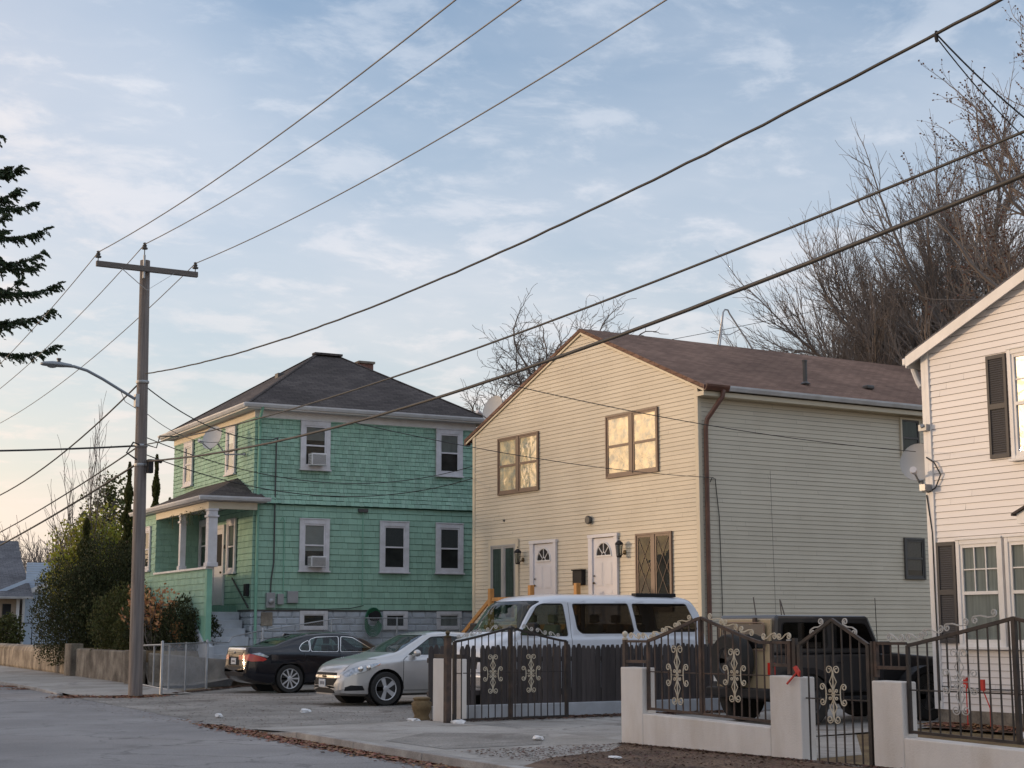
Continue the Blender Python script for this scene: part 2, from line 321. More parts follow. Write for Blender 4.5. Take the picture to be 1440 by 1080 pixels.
def roofuv(co, n):
    n = Vector(n); h = Vector((n.x, n.y, 0))
    if h.length < 1e-4: return (co.x, co.y)
    h.normalize(); u = Vector((-h.y, h.x, 0)); d = u.cross(n)
    return (co.dot(u), co.dot(d))
def tag(o, label=None, cat=None, group=None, kind=None):
    if label: o['label'] = label
    if cat: o['category'] = cat
    if group: o['group'] = group
    if kind: o['kind'] = kind
    return o
def thing(name, label, cat, loc=(0, 0, 0), rz=0, group=None):
    o = bpy.data.objects.new(name, None); o.empty_display_size = .3; COL.objects.link(o); o.location = loc; o.rotation_euler = (0, 0, rz)
    return tag(o, label, cat, group)
def copy_tree(o, parent=None):
    c = o.copy(); COL.objects.link(c)
    if parent: c.parent = parent
    for ch in list(o.children): copy_tree(ch, c)
    return c
def struct(o): o['kind'] = 'structure'; return o

# orientation maps: (along, out, up) -> local xyz
FRONT = lambda u, d, z: (-d, u, z)
SIDE = lambda u, d, z: (u, -d, z)

# ------------------------------------------------------------------ wall claddings
def lap(mb, mp, lo, hi, z0, z1, pitch=.1016, proud=.013, m=0, seed=0):
    """lap siding courses between lo(z) and hi(z)"""
    z = z0; r = random.Random(seed)
    while z < z1-.002:
        t = min(z+pitch, z1)
        a, b, c, d = lo(z), hi(z), lo(t), hi(t)
        if b-a > .02:
            if d < c: c = d = (c+d)/2
            t2 = t-(t-z)*.06; L_ = b-a; cuts = [0.0]; q = r.uniform(.6, 3.6)  # course stops short, baring the dark core as a drawn shadow line
            while q < L_-.3: cuts.append(q/L_); q += 3.66
            cuts.append(1.0); step = 0
            for f0, f1 in zip(cuts, cuts[1:]):
                j = proud*(1+r.uniform(-.10, .10))+.0022*step; step = 1-step; dz = r.uniform(-.0012, .0012)
                a0, b0, c0, d0 = a+(b-a)*f0, a+(b-a)*f1-(.002 if f1 < 1 else 0), c+(d-c)*f0, c+(d-c)*f1-(.002 if f1 < 1 else 0)
                mb.add([mp(a0, .001, z+dz), mp(b0, .001, z+dz), mp(b0, j, z+dz), mp(a0, j, z+dz), mp(d0, .003, t2), mp(c0, .003, t2)], [(0, 1, 2, 3), (3, 2, 4, 5)], m)
        z += pitch
def shingles(mb, mp, u0, u1, z0, z1, pitch, wr=(.09, .2), flare=0, seed=0, rag=.006, lo=None, groove=.012):
    r = random.Random(seed); z = z0; row = 0
    while z < z1-.01:
        u = u0(z)-r.uniform(0, .1); e = u1(z); t = min(z+pitch-groove, z1)  # groove bares the dark backing as a drawn shadow line
        fl = flare*max(0, 1-(z-z0)/.55)**1.6 if flare else 0
        fl2 = flare*max(0, 1-(t-z0)/.55)**1.6 if flare else 0
        while u < e:
            w = r.uniform(*wr); a = max(u, u0(z)); b = min(u+w, e)-.005; u += w
            if b-a < .01: continue
            zz = z+r.uniform(-rag, rag); p = .017+r.uniform(-.004, .007)+fl; q = .004+fl2
            mb.add([mp(a, fl, zz), mp(b, fl, zz), mp(b, p, zz), mp(a, p, zz), mp(b, q, t), mp(a, q, t), mp(a, fl2, t), mp(b, fl2, t)], [(0, 1, 2, 3), (3, 2, 4, 5), (0, 3, 5, 6), (1, 7, 4, 2)])
        z += pitch; row += 1

# ------------------------------------------------------------------ windows
def window(root, mp, u0, u1, z0, z1, frame='trim', casing=.09, sill=True, sash='trim', pane='pane', back='room', blind=None, blind_h=.5, proud=.05, hung=True, name='window', muntins=None, sashw=.045, bmat='blind', base=0):
    """u0..u1,z0..z1 is the outer casing"""
    p = proud+base
    f = MB(); c = casing
    ins = (u0+c, u1-c, z0+c*.8, z1-c)
    f.box(u0, u0+c, base, p, z0, z1, 0, mp); f.box(u1-c, u1, base, p, z0, z1, 0, mp)
    f.box(u0+c, u1-c, base, p-.003, z1-c, z1, 0, mp); f.box(u0+c, u1-c, base, p-.003, z0, z0+c*.8, 0, mp)
    if sill: f.box(u0-.03, u1+.03, base, p+.04, z0-.03, z0+.012, 0, mp)
    if sill: f.box(u0-.01, u1+.01, base, p+.015, z1+.001, z1+.03, 0, mp)
    w = f.build(name, frame, root, bevel=.004)
    a, b, lo, hi = ins; mid = (lo+hi)/2+.01
    k = sashw; s = MB()
    d0, d1 = base+.012, p-.018
    s.box(a, a+k, d0, d1, lo, hi, 0, mp); s.box(b-k, b, d0, d1, lo, hi, 0, mp)
    s.box(a+k, b-k, d0, d1-.002, hi-k, hi, 0, mp); s.box(a+k, b-k, d0, d1-.002, lo, lo+k*1.2, 0, mp)
    if hung: s.box(a+k, b-k, d0, d1+.004, mid-k*.5, mid+k*.5, 0, mp)
    if muntins:
        nx, nz = muntins
        for (q0, q1) in (((mid+k*.5, hi-k),) if hung else ((lo+k, hi-k),)):
            for i in range(1, nx): x = a+k+(b-a-2*k)*i/nx; s.box(x-.009, x+.009, d0+.005, d1-.008, q0, q1, 0, mp)
            for i in range(1, nz): z = q0+(q1-q0)*i/nz; s.box(a+k, b-k, d0+.005, d1-.01, z-.009, z+.009, 0, mp)
    s.build('sash', sash, w)
    g = MB(); gd = base+.016
    g.add([mp(a+k*.5, gd, lo+k*.5), mp(b-k*.5, gd, lo+k*.5), mp(b-k*.5, gd, hi-k*.5), mp(a+k*.5, gd, hi-k*.5)], [(0, 1, 2, 3)])
    g.build('pane', pane, w)
    bk = MB(); bk.add([mp(a, base+.003, lo), mp(b, base+.003, lo), mp(b, base+.003, hi), mp(a, base+.003, hi)], [(0, 1, 2, 3)]); bk.build('room_behind', back, w)
    if blind:
        bl = MB(); top = hi-k; bot = hi-(hi-lo)*blind_h; n = max(2, int((top-bot)/.03)) if blind == 'slats' else 1
        for i in range(n):
            q0 = bot+(top-bot)*i/n; q1 = bot+(top-bot)*(i+1)/n-.002
            bl.add([mp(a+k, base+.010, q0), mp(b-k, base+.010, q0), mp(b-k, base+.0075, q1), mp(a+k, base+.0075, q1)], [(0, 1, 2, 3)])
        bl.build('blind', bmat, w)
    return w
def ac_unit(win, mp, u0, u1, z0, z1, d=.32, base=.05):
    a = MB(); a.box(u0, u1, base, base+d, z0, z1, 0, mp); o = a.build('air_conditioner', 'white_plastic', win, bevel=.01)
    g = MB()
    n = 9
    for i in range(n): z = z0+.03+(z1-z0-.06)*i/n; g.box(u0+.025, u1-.025, base+d, base+d+.006, z, z+.6*(z1-z0-.06)/n, 0, mp)
    sd = MB()
    for i in range(6): z = z0+.04+(z1-z0-.08)*i/6; g.box(u0-.005, u0, base+.05, base+d-.05, z, z+.02, 0, mp)
    g.build('air_conditioner_grille', 'ac_grille', win)
    return o
# ================================================================== GROUND
def sheet(name, pts, z, m, sub=0):
    o = MB().poly([(x, y, z) for x, y in pts]).build(name, m, fix=False); return struct(o)
sheet('ground', [(-400, -300), (600, -300), (600, 900), (-400, 900)], -.03, 'dry_grass')
sheet('street', [(-3.5, -60), (8.3, -60), (8.3, 16), (8.75, 24), (9.5, 36.4), (10.1, 46.5), (11.2, 68), (19, 200), (7, 200), (0, 68), (-3, 20)], 0, 'asphalt')
# parking lot between the street and the two houses: meets the street without a kerb
sheet('parking_lot', [(8.62, 22.4), (11.75, 23.6), (24, 23.3), (24, 41.4), (15.9, 41.2), (13.95, 40.1), (11.5, 36.3), (9.5, 36.2)], .004, 'lot')
sheet('far_side_verge', [(-3.52, -60), (-3.0, 20), (-.02, 68), (7, 200), (-60, 200), (-60, -60)], -.01, 'dry_grass')
# near pavement with granite kerb
KX = lambda y: 8.3 if y < 15 else 8.3+(y-15)*.042
pav = MB(); ys = [-10, 5, 12, 15, 18, 21, 23.2]
for a, b in zip(ys, ys[1:]):
    pav.quad((KX(a)+.16, a, .075), (11.75, a, .075), (11.75 if b < 23 else 11.8, b, .05 if b > 22 else .075), (KX(b)+.16, b, .012 if b > 22 else .075))
struct(pav.build('pavement', 'concrete', fix=False))
kb = MB()
for i in range(12):
    a = 22.9-i*2.1; b = a-2.085; h = .10 if i else .035
    kb.add([(KX(a), a, -.02), (KX(b), b, -.02), (KX(b)+.16, b, -.02), (KX(a)+.16, a, -.02), (KX(a)+.015, a, h-.07 if i == 0 else h), (KX(b)+.015, b, .10), (KX(b)+.16, b, .10), (KX(a)+.16, a, h-.07 if i == 0 else h)], [(0, 3, 2, 1), (4, 5, 6, 7), (0, 1, 5, 4), (2, 3, 7, 6), (1, 2, 6, 5), (0, 4, 7, 3)])
struct(kb.build('kerb', 'granite', bevel=.015))
struct(MB().poly([(x, y, .083) for x, y in [(8.5, -8), (11.52, -8), (11.50, 14.2), (11.27, 16.75), (10.5, 15.9), (9.4, 15.45), (8.55, 14.6)]]).build('dirt_verge', 'dirt', fix=False))
# broken patch of older paving
struct(MB().poly([(x, y, .079) for x, y in [(9.0, 17.2), (10.4, 17.3), (11.25, 18.6), (11.2, 19.3), (10.2, 20.1), (9.0, 18.9)]]).build('paving_patch', 'lot', fix=False))
# concrete drive inside the gates, grass beside it
sheet('driveway', [(11.75, 16.9), (18.2, 18.2), (26, 18.3), (26, 23.2), (11.8, 23.4)], .006, 'concrete')
sheet('front_garden', [(11.7, 5), (18.2, 5), (18.2, 18.1), (15.6, 17.4), (13.2, 14.6), (11.75, 14.4)], .010, 'dry_grass')
sheet('garden_bed', [(17.2, 5), (18.24, 5), (18.24, 18.3), (17.4, 17.9)], .05, 'dirt')
sheet('garden_path', [(11.75, 14.35), (13.25, 14.6), (15.7, 17.4), (13.5, 17.2), (11.75, 16.95)], .014, 'concrete')
# far pavement beyond the lot
fp = MB()
for (y0, y1) in ((36.5, 40), (40, 46.5), (46.5, 56), (56, 68), (68, 95)):
    f0 = lambda y: 9.5+(y-36.4)*.056 if y < 68 else 11.27+(y-68)*.059
    g0 = lambda y: 12.75+(y-42.8)*.075
    fp.quad((f0(y0)+.15, y0, .06 if y0 > 37 else .015), (g0(y0)+.1, y0, .07 if y0 > 37 else .03), (g0(y1)+.1, y1, .07), (f0(y1)+.15, y1, .06))
struct(fp.build('far_pavement', 'concrete', fix=False))
k2 = MB()
for i in range(18):
    a = 38.2+i*2.4; b = a+2.38; f0 = lambda y: 9.5+(y-36.4)*.056 if y < 68 else 11.27+(y-68)*.059
    k2.add([(f0(a), a, -.02), (f0(b), b, -.02), (f0(b)+.16, b, -.02), (f0(a)+.16, a, -.02), (f0(a)+.015, a, .085 if i else .03), (f0(b)+.015, b, .085), (f0(b)+.16, b, .085), (f0(a)+.16, a, .085 if i else .03)], [(4, 5, 6, 7), (0, 1, 5, 4), (2, 3, 7, 6), (1, 2, 6, 5), (0, 4, 7, 3)])
struct(k2.build('far_kerb', 'granite', bevel=.015))
# raised yard of the green house with its sloping side path (one height field)
def yz(x, y):
    # yard level behind the retaining walls
    s = min(1, max(0, (y-42.0)/.9)); t = min(1, max(0, (x-14.0)/4.2))
    side = .05+.62*t
    top = .93 if x < 16.4 else .8
    if y > 62: top = .8
    v = side*(1-s)+top*s
    return v
yd = MB(); xs = [13.0+i*.5 for i in range(9)]+[18, 19, 20, 22, 25, 30, 40, 60]; yy = [41.25, 41.6, 42, 42.3, 42.6, 42.9, 43.5, 45, 48, 51, 54, 58, 63, 70, 82, 100, 140]
gx = lambda x, y: x+(max(0, y-42.8)*.075 if x < 18 else 0)*(1-(x-13)/5 if x < 18 else 0)
idx = {}
for i, x in enumerate(xs):
    for j, y in enumerate(yy): idx[i, j] = len(yd.v); yd.v.append((gx(x, y), y, yz(x, y)))
for i in range(len(xs)-1):
    for j in range(len(yy)-1): yd.f.append((idx[i, j], idx[i+1, j], idx[i+1, j+1], idx[i, j+1])); yd.m.append(0 if yy[j] > 42.5 else 1)
struct(yd.build('raised_yard', ['dry_grass', 'old_concrete'], smooth=True, sharp=0))

def fwall(name, label, pts, h0, h1, th, m, cap=0, rough=0, group=None):
    """free standing wall along pts (x,y), heights h0 at start .. h1 at end"""
    w = MB(); n = len(pts)
    for i in range(n-1):
        a, b = Vector((*pts[i], 0)), Vector((*pts[i+1], 0)); d = (b-a).normalized(); nn = Vector((-d.y, d.x, 0))*th
        za = h0+(h1-h0)*i/(n-1); zb = h0+(h1-h0)*(i+1)/(n-1)
        w.add([a+Vector((0, 0, -.1)), b+Vector((0, 0, -.1)), b-nn+Vector((0, 0, -.1)), a-nn+Vector((0, 0, -.1)), a+Vector((0, 0, za)), b+Vector((0, 0, zb)), b-nn+Vector((0, 0, zb)), a-nn+Vector((0, 0, za))], [(0, 3, 2, 1), (4, 5, 6, 7), (0, 1, 5, 4), (2, 3, 7, 6), (1, 2, 6, 5), (0, 4, 7, 3)])
    o = w.build(name, m, bevel=.04); tag(o, label, 'wall', group); return o
rw = fwall('retaining_wall', 'stained concrete retaining wall behind the utility pole, holding up the shrub yard', [(12.72, 42.5), (13.36, 50.9)], .93, .93, .32, 'old_concrete')
MB().box(12.58, 13.02, 42.35, 42.9, -.1, .97).build('wall_pier', 'old_concrete', rw, bevel=.03)
MB().box(13.2, 13.6, 50.9, 51.7, -.1, 1.08).build('wall_pier', 'old_concrete', rw, bevel=.03)
fwall('rounded_wall', 'long low rounded concrete wall further up the street beyond the dark hedge', [(13.5, 51.75), (14.1, 58.7), (14.9, 68), (16, 82)], .95, .95, .55, 'old_concrete').modifiers['Bevel'].width = .22
fwall('side_retaining_wall', 'low concrete wall beside the path leading to the green house steps', [(16.0, 42.05), (13.05, 42.3)], .62, .9, -.22, 'old_concrete')

# ================================================================== GREEN HOUSE
G = thing('green_house', 'two storey green shingled house with hipped dark roof, front porch and pale blue block base', 'house', (16.10, 42.67, 0), R(-1.96))
DV, DU = 7.1, 8.25      # depth away from the street, width along it
Z0, ZB, Z1 = 2.07, 5.08, 7.57
core = MB(); core.box(.0, DV, 0, DU, Z0, 7.9); core.build('wall_core', 'shingle_shadow', G)
fd = MB(); fd.box(.02, DV-.02, .02, DU-.02, .1, Z0); fo = fd.build('foundation', 'blue_block', G)
# rock-faced blocks on the two visible sides
r = random.Random(3); bl = MB(); zc = .25
while zc < Z0-.02:
    h = .20; off = r.uniform(0, .4)
    for mp, L0, L1 in ((SIDE, 0, DV), (FRONT, 0, DU)):
        u = L0-off
        while u < L1:
            a, b = max(u, L0), min(u+.42, L1); u += .42
            if b-a > .06:
                t = min(zc+h, Z0)-.008; c = .03
                bl.add([mp(a+.006, -.02, zc), mp(b-.006, -.02, zc), mp(b-.006, -.02, t), mp(a+.006, -.02, t), mp(a+c, .012+r.uniform(0, .01), zc+c), mp(b-c, .012+r.uniform(0, .01), zc+c), mp(b-c, .012+r.uniform(0, .012), t-c), mp(a+c, .012+r.uniform(0, .012), t-c)], [(4, 5, 6, 7), (0, 1, 5, 4), (1, 2, 6, 5), (2, 3, 7, 6), (3, 0, 4, 7)])
    zc += h
bl.build('foundation_blocks', 'blue_block', fo)
s1, s2 = MB(), MB()
shingles(s1, SIDE, lambda z: -.02, lambda z: DV, ZB+.02, Z1+.05, .128, (.08, .19), flare=.09, seed=1)
shingles(s1, FRONT, lambda z: -.01, lambda z: DU, ZB+.02, Z1+.05, .128, (.08, .19), flare=.09, seed=2)
s1.build('upper_shingles', 'green_hi', G)
shingles(s2, SIDE, lambda z: -.02, lambda z: DV, Z0, ZB-.02, .178, (.14, .34), seed=3, rag=.003)
shingles(s2, FRONT, lambda z: -.01, lambda z: DU, Z0, ZB-.02, .178, (.14, .34), seed=4, rag=.003)
s2.build('lower_shingles', 'green_lo', G)
MB().box(-.035, DV, -.035, .0, Z0-.04, Z0+.005).box(-.03, 0, 0, DU, Z0-.05, Z0+.005).build('base_trim', 'dark_trim', G)
# frieze and cornice
OV = .36; ZE = 7.80
cn = MB(); cn.box(-.03, DV+.0, -.03, 0, Z1, ZE-.02, 0); cn.box(-.03, 0, .0, DU, Z1, ZE-.02, 1)
cn.build('frieze', ['trim', 'cream_trim'], G)
so = MB(); so.box(-OV, DV+OV-.1, -OV, DU+OV, ZE-.02, ZE+.03); so.build('soffit', 'lilac_trim', G)
fa = MB(); fa.box(-OV-.02, DV+OV-.1, -OV-.02, -OV, ZE-.03, ZE+.1); fa.box(-OV-.02, -OV, -OV, DU+OV, ZE-.03, ZE+.1); fa.box(DV+OV-.1, DV+OV-.08, -OV, DU+OV, ZE-.03, ZE+.1)
fa.build('fascia', 'trim', G)
def gutter(root, p, q, m='gutter', w=.12, h=.11, name='gutter'):
    p, q = Vector(p), Vector(q); d = (q-p).normalized(); n = Vector((d.y, -d.x, 0))   # n points outwards to the right of p->q
    prof = [(0, 0), (0, -h), (w*.55, -h), (w*.95, -h*.35), (w, 0), (w-.012, 0), (w*.88, -h*.35), (w*.5, -h+.012), (.012, -h+.012), (.012, 0)]
    g = MB(); g.prism([p+n*a+Vector((0, 0, b)) for a, b in prof], q-p); return g.build(name, m, root)
gutter(G, (-OV-.02, DU+OV, ZE+.12), (-OV-.02, -OV-.02, ZE+.12)).hide_render = False
gutter(G, (-OV-.14, -OV-.02, ZE+.12), (DV+OV-.08, -OV-.02, ZE+.12))
rf = MB(); e = ZE+.10; c4 = [(-OV-.03, -OV-.03, e), (DV+OV-.07, -OV-.03, e), (DV+OV-.07, DU+OV+.03, e), (-OV-.03, DU+OV+.03, e)]
pk = [(3.35, 4.0, 10.28), (4.1, 4.0, 10.28)]
rf.poly([c4[0], c4[1], pk[1], pk[0]]); rf.poly([c4[1], c4[2], pk[1]]); rf.poly([c4[2], c4[3], pk[0], pk[1]]); rf.poly([c4[3], c4[0], pk[0]])
rf.poly([(x, y, z-.03) for x, y, z in c4])
roof = rf.build('roof', 'roof_dark', G, uvf=roofuv)
rc = MB(); rc.bar((3.25, 4.0, 10.31), (4.2, 4.0, 10.31), .3, .07)
for a, b in ((c4[0], pk[0]), (c4[3], pk[0]), (c4[1], pk[1])): rc.tube([Vector(a)+Vector((0, 0, .01)), Vector(b)+Vector((0, 0, .01))], .05, 6, flat=(1, .5))
rc.build('ridge_cap', 'roof_dark', roof, uvf=roofuv)
MB().box(2.0, 2.35, 3.85, 4.15, 9.35, 9.58).build('roof_vent', 'dark_trim', roof, bevel=.02)
ch = MB().box(5.35, 5.85, 5.2, 5.7, 8.8, 10.35).build('chimney', 'brick', roof)
MB().box(5.3, 5.9, 5.15, 5.75, 10.35, 10.43).build('chimney_cap', 'old_concrete', ch, bevel=.01)
# side windows
kw = dict(frame='lilac_trim', sash='lilac_trim', casing=.13, proud=.055, base=.036)
w = window(G, SIDE, 1.36, 2.28, 6.12, 7.54, blind='slats', blind_h=.36, pane='pane_dark', **kw); ac_unit(w, SIDE, 1.6, 2.06, 6.23, 6.58, base=.06)
window(G, SIDE, 5.72, 6.62, 6.12, 7.54, blind='sheet', blind_h=.48, pane='pane_dark', bmat='curtain', **kw)
w = window(G, SIDE, 1.38, 2.30, 3.18, 4.67, blind='slats', blind_h=.62, **kw); ac_unit(w, SIDE, 1.64, 2.1, 3.29, 3.6, base=.06)
for a, b in ((3.9, 4.84), (5.73, 6.65)): window(G, SIDE, a, b, 3.18, 4.67, pane='pane_dark', blind='sheet', blind_h=.47, bmat='ac_grille', **kw)
for a, b in ((1.44, 2.29), (4.03, 4.82), (5.78, 6.6)):
    window(G, SIDE, a, b, 1.5, 2.04, frame='lilac_trim', sash='lilac_trim', casing=.1, sill=False, proud=.05, base=.03, hung=False, pane='pane_dark', sashw=.03, back='room' if a < 5 else 'curtain', name='basement_window')
# front windows, upper floor
window(G, FRONT, 1.62, 2.5, 6.08, 7.5, pane='pane_wavy', blind='sheet', blind_h=.3, **kw)
window(G, FRONT, 5.95, 6.9, 6.08, 7.5, pane='pane_wavy', **kw)
# ground floor front under the porch
window(G, FRONT, 1.38, 2.2, 3.15, 4.72, pane='pane_dark', blind='sheet', blind_h=.45, bmat='curtain', **kw)
dr = MB(); dr.box(2.46, 2.58, .015, .08, 2.22, 4.62, 0, FRONT); dr.box(3.42, 3.54, .015, .08, 2.22, 4.62, 0, FRONT); dr.box(2.58, 3.42, .015, .077, 4.5, 4.62, 0, FRONT)
door = dr.build('front_door', 'lilac_trim', G, bevel=.004)
MB().box(2.58, 3.42, .015, .05, 2.24, 4.5, 0, FRONT).build('door_leaf', 'solid_white', door, bevel=.004)
MB().box(2.7, 3.3, .05, .056, 3.4, 4.35, 0, FRONT).build('door_glass', 'dark_int', door)
MB().ball(FRONT(2.66, .09, 3.2), .035).build('door_knob', 'brass', door, smooth=True)
window(G, FRONT, 5.3, 6.05, 3.3, 4.85, pane='pane_dark', **kw); window(G, FRONT, 6.1, 6.95, 3.3, 4.85, pane='pane_dark', **kw)
window(G, FRONT, 3.9, 4.95, 3.3, 4.85, pane='pane_dark', blind='sheet', blind_h=.4, **kw)
# porch
PX, PY0, PY1, PYE = -1.42, -.42, 5.0, 6.75
po = MB(); po.box(PX, -.03, 1.15, PY1, 2.0, 2.2); po.box(PX, -.03, PY1, PYE, .3, 5.05)
porch = po.build('porch_deck', 'green_lo', G)
pr = MB(); shingles(pr, lambda u, d, z: (PX-d, u, z), lambda z: PY1, lambda z: PYE, 1.9, 5.05, .178, (.14, .34), seed=5)
shingles(pr, lambda u, d, z: (u, PY1-d, z), lambda z: PX, lambda z: -.03, 3.2, 5.05, .178, (.14, .34), seed=6)
shingles(pr, lambda u, d, z: (PX-d, u, z), lambda z: PY0+.06, lambda z: PY1, 1.9, 3.18, .178, (.14, .34), seed=8)
pr.build('porch_shingles', 'green_lo', porch)
MB().box(PX, PX+.12, PY0+.08, PY1, 1.2, 3.18).build('porch_half_wall', 'green_trim', G)
MB().box(PX-.06, PX+.16, PY0+.02, PY1, 3.18, 3.24).build('porch_rail', 'trim', G, bevel=.005)
window(G, lambda u, d, z: (PX-d, u, z), 5.5, 6.3, 3.32, 4.68, frame='lilac_trim', sash='lilac_trim', casing=.12, base=.02, pane='pane_dark')
for yy0 in (-.33, 2.5):
    c = MB(); w0 = .13 if yy0 < 0 else .085; cx = PX+.1
    c.box(cx-w0, cx+w0, yy0-w0, yy0+w0, 3.24, 4.62); c.box(cx-w0-.035, cx+w0+.035, yy0-w0-.035, yy0+w0+.035, 4.62, 4.68); c.box(cx-w0-.02, cx+w0+.02, yy0-w0-.02, yy0+w0+.02, 4.8, 4.86); c.box(cx-w0, cx+w0, yy0-w0, yy0+w0, 4.68, 4.8)
    c.box(cx-w0-.03, cx+w0+.03, yy0-w0-.03, yy0+w0+.03, 3.24, 3.36)
    c.build('porch_column', 'lilac_trim', G, bevel=.008)
MB().box(PX-.02, PX+.14, PY0+.02, PY0+.2, 1.2, 3.18).build('porch_corner_post', 'green_trim', G, bevel=.006)
MB().box(PX-.03, PX+.12, PY0, PY1, 4.86, 5.06, 0).box(PX+.12, -.03, PY0, PY0+.14, 4.86, 5.06, 0).build('porch_beam', 'cream_trim', G, bevel=.005)
pc = MB(); pc.box(PX-.2, -.03, PY0-.12, PYE+.25, 5.07, 5.13); pc.box(-.03, .22, PY0-.12, -.1, 5.07, 5.13); pc.build('porch_ceiling', 'lilac_trim', G)
pf = MB(); q = [(PX-.24, PY0-.17, 5.15), (PX-.24, PYE+.3, 5.15), (-.0, PYE+.3, 5.15), (.26, PY0-.17, 5.15)]
t0, t1 = (-.02, 1.45, 5.93), (-.02, 5.6, 5.93)
pf.poly([q[0], q[1], t1, t0]); pf.poly([q[0], t0, (.0, PY0-.17+.0, 5.17) if 0 else q[3]]); pf.poly([q[1], q[2], t1]); pf.poly([(x, y, 5.135) for x, y, z in (q[0], q[1], q[2], q[3])])
pf.build('porch_roof', 'roof_dark', G, uvf=roofuv)
gutter(G, (PX-.24, PYE+.3, 5.2), (PX-.24, PY0-.17, 5.2)); gutter(G, (PX-.36, PY0-.17, 5.2), (.28, PY0-.17, 5.2))
# withered vine hanging under the porch eave
vn = MB(); r = random.Random(12)
for i in range(150):
    y = r.uniform(-.1, 3.4); x = PX+.03+r.uniform(-.12, .2); z = 4.92-abs(r.gauss(0, .12)); s = r.uniform(.02, .05)
    a = Vector((r.uniform(-1, 1), r.uniform(-1, 1), r.uniform(-1.4, .3))).normalized()*s; b = a.orthogonal().normalized()*s*.5; p0 = Vector((x, y, z))
    vn.add([p0-a, p0+b, p0+a, p0-b], [(0, 1, 2, 3)])
for i in range(14):
    y = r.uniform(0, 3.3); vn.tube([(PX, y, 4.95), (PX-.03, y+r.uniform(-.1, .1), 4.8), (PX, y+r.uniform(-.2, .2), 4.62-r.random()*.15)], .006, 3)
tag(vn.build('hanging_vine', 'holly', None, loc=None), 'withered vine hanging along the porch beam of the green house', 'plant')
bpy.data.objects['hanging_vine'].location = (16.10, 42.67, 0); bpy.data.objects['hanging_vine'].rotation_euler = (0, 0, R(-1.96))
# steps down towards the viewer, with cheek wall
st = MB()
for i in range(6): st.box(PX+.12, -.06, 1.15-.30*(i+1)+(.3 if i == 0 else 0) if 0 else 1.15-.29*(i+1), 1.15-.29*i, .3, 2.2-.235*(i+1)+.05)
st.build('front_steps', 'blue_block', G, bevel=.012)
MB().box(PX+.12, -.06, 1.15, 1.3, 1.9, 2.2).build('door_threshold', 'green_trim', G)
ck = MB(); ck.prism([(PX-.05, 1.1, .1), (PX-.05, -.75, .1), (PX-.05, -.75, 1.05), (PX-.05, -.2, 1.2), (PX-.05, 1.1, 2.0)], (.17, 0, 0)); ck.build('step_cheek', 'blue_block', G, bevel=.01)
MB().bar(FRONT(1.6, .07, 3.0), FRONT(.08, .07, 2.12), .035).build('wall_handrail', 'dark_trim', G)
MB().box(.16, .4, .02, .12, 2.45, 2.8, 0, FRONT).build('letter_box', 'black', G, bevel=.01)
MB().ball(FRONT(2.35, .06, 3.95), .06).build('porch_lamp', 'dark_trim', G, smooth=True)
# downspout with elbows, service mast, meters
MB().tube([(.02+.05, -OV-.06, ZE+.04), (.05, -.2, 7.45), (.1, -.09, 7.3), (.1, -.07, 5.4), (.1, -.07, 2.1), (.1, -.09, .9)], .045, 8).build('downspout', 'green_trim', G, smooth=True)
mt = MB().tube([(.42, -.32, 6.9), (.6, -.25, 6.98), (.62, -.06, 6.85), (.62, -.05, 5.1), (.62, -.05, 3.4), (.55, -.05, 2.9), (.54, -.05, 2.55)], .022, 6).build('service_mast', 'dark_trim', G, smooth=True)
MB().tube([(.8, -.05, 4.6), (.86, -.06, 4.72), (.92, -.05, 4.6), (.92, -.05, 2.5)], .014, 6).build('conduit', 'green_trim', G, smooth=True)
mb = MB().box(.40, .66, -.14, -.02, 2.12, 2.55).build('electric_meter', 'grey_metal', G, bevel=.01)
MB().lathe([(.08, 0), (.08, -.05), (.05, -.07)], (.53, -.14, 2.3), 14, axis='y').build('meter_dial', 'galv', mb, smooth=True, sharp=50)
MB().box(.74, .92, -.12, -.02, 2.22, 2.52).build('utility_box', 'grey_metal', G, bevel=.008)
MB().box(1.04, 1.36, -.11, -.02, 2.26, 2.6).build('utility_box', 'grey_metal', G, bevel=.01)
MB().box(.28, .62, -.05, -.0, 1.62, 2.0).build('patched_block', 'old_concrete', G)
MB().tube([(3.35, -.06, 5.0), (3.36, -.06, 3.5), (3.36, -.06, 2.2)], .014, 6).build('conduit', 'green_trim', G)
MB().tube([(.7, -.06, 2.1), (2.2, -.05, 2.09), (3.0, -.06, 2.12), (3.4, -.07, 2.2)], .012, 6).build('cable', 'cable', G)
MB().box(3.2, 3.5, -.1, -.03, 4.93, 5.03).build('junction_box', 'dark_trim', G)

def place(o, root): o.parent = None; o.matrix_world = root.matrix_world @ Matrix(); o.location = root.location; o.rotation_euler = root.rotation_euler
# hose reel hanging on the base
H = thing('hose_reel', 'coiled green garden hose hung on the pale blue base of the green house', 'hose', (16.10, 42.67, 0), R(-1.96))
hs = MB(); r = random.Random(5)
for k in range(7):
    pts = [(3.66+(.17+.015*k+r.uniform(-.01, .01))*cos(t), -.13-.012*k, 1.80+(.22+.02*k)*sin(t)-(.10 if sin(t) < 0 else 0)*k*.25) for t in [2*pi*i/24 for i in range(25)]]
    hs.tube(pts, .016, 6)
hs.build('hose', 'hose', H, smooth=True)
MB().lathe([(.12, 0), (.15, -.03), (.15, -.06), (.08, -.08), (.08, -.2), (.15, -.22), (.15, -.25)], (3.7, -.06, 1.9), 14, axis='y').build('reel', 'black', H)
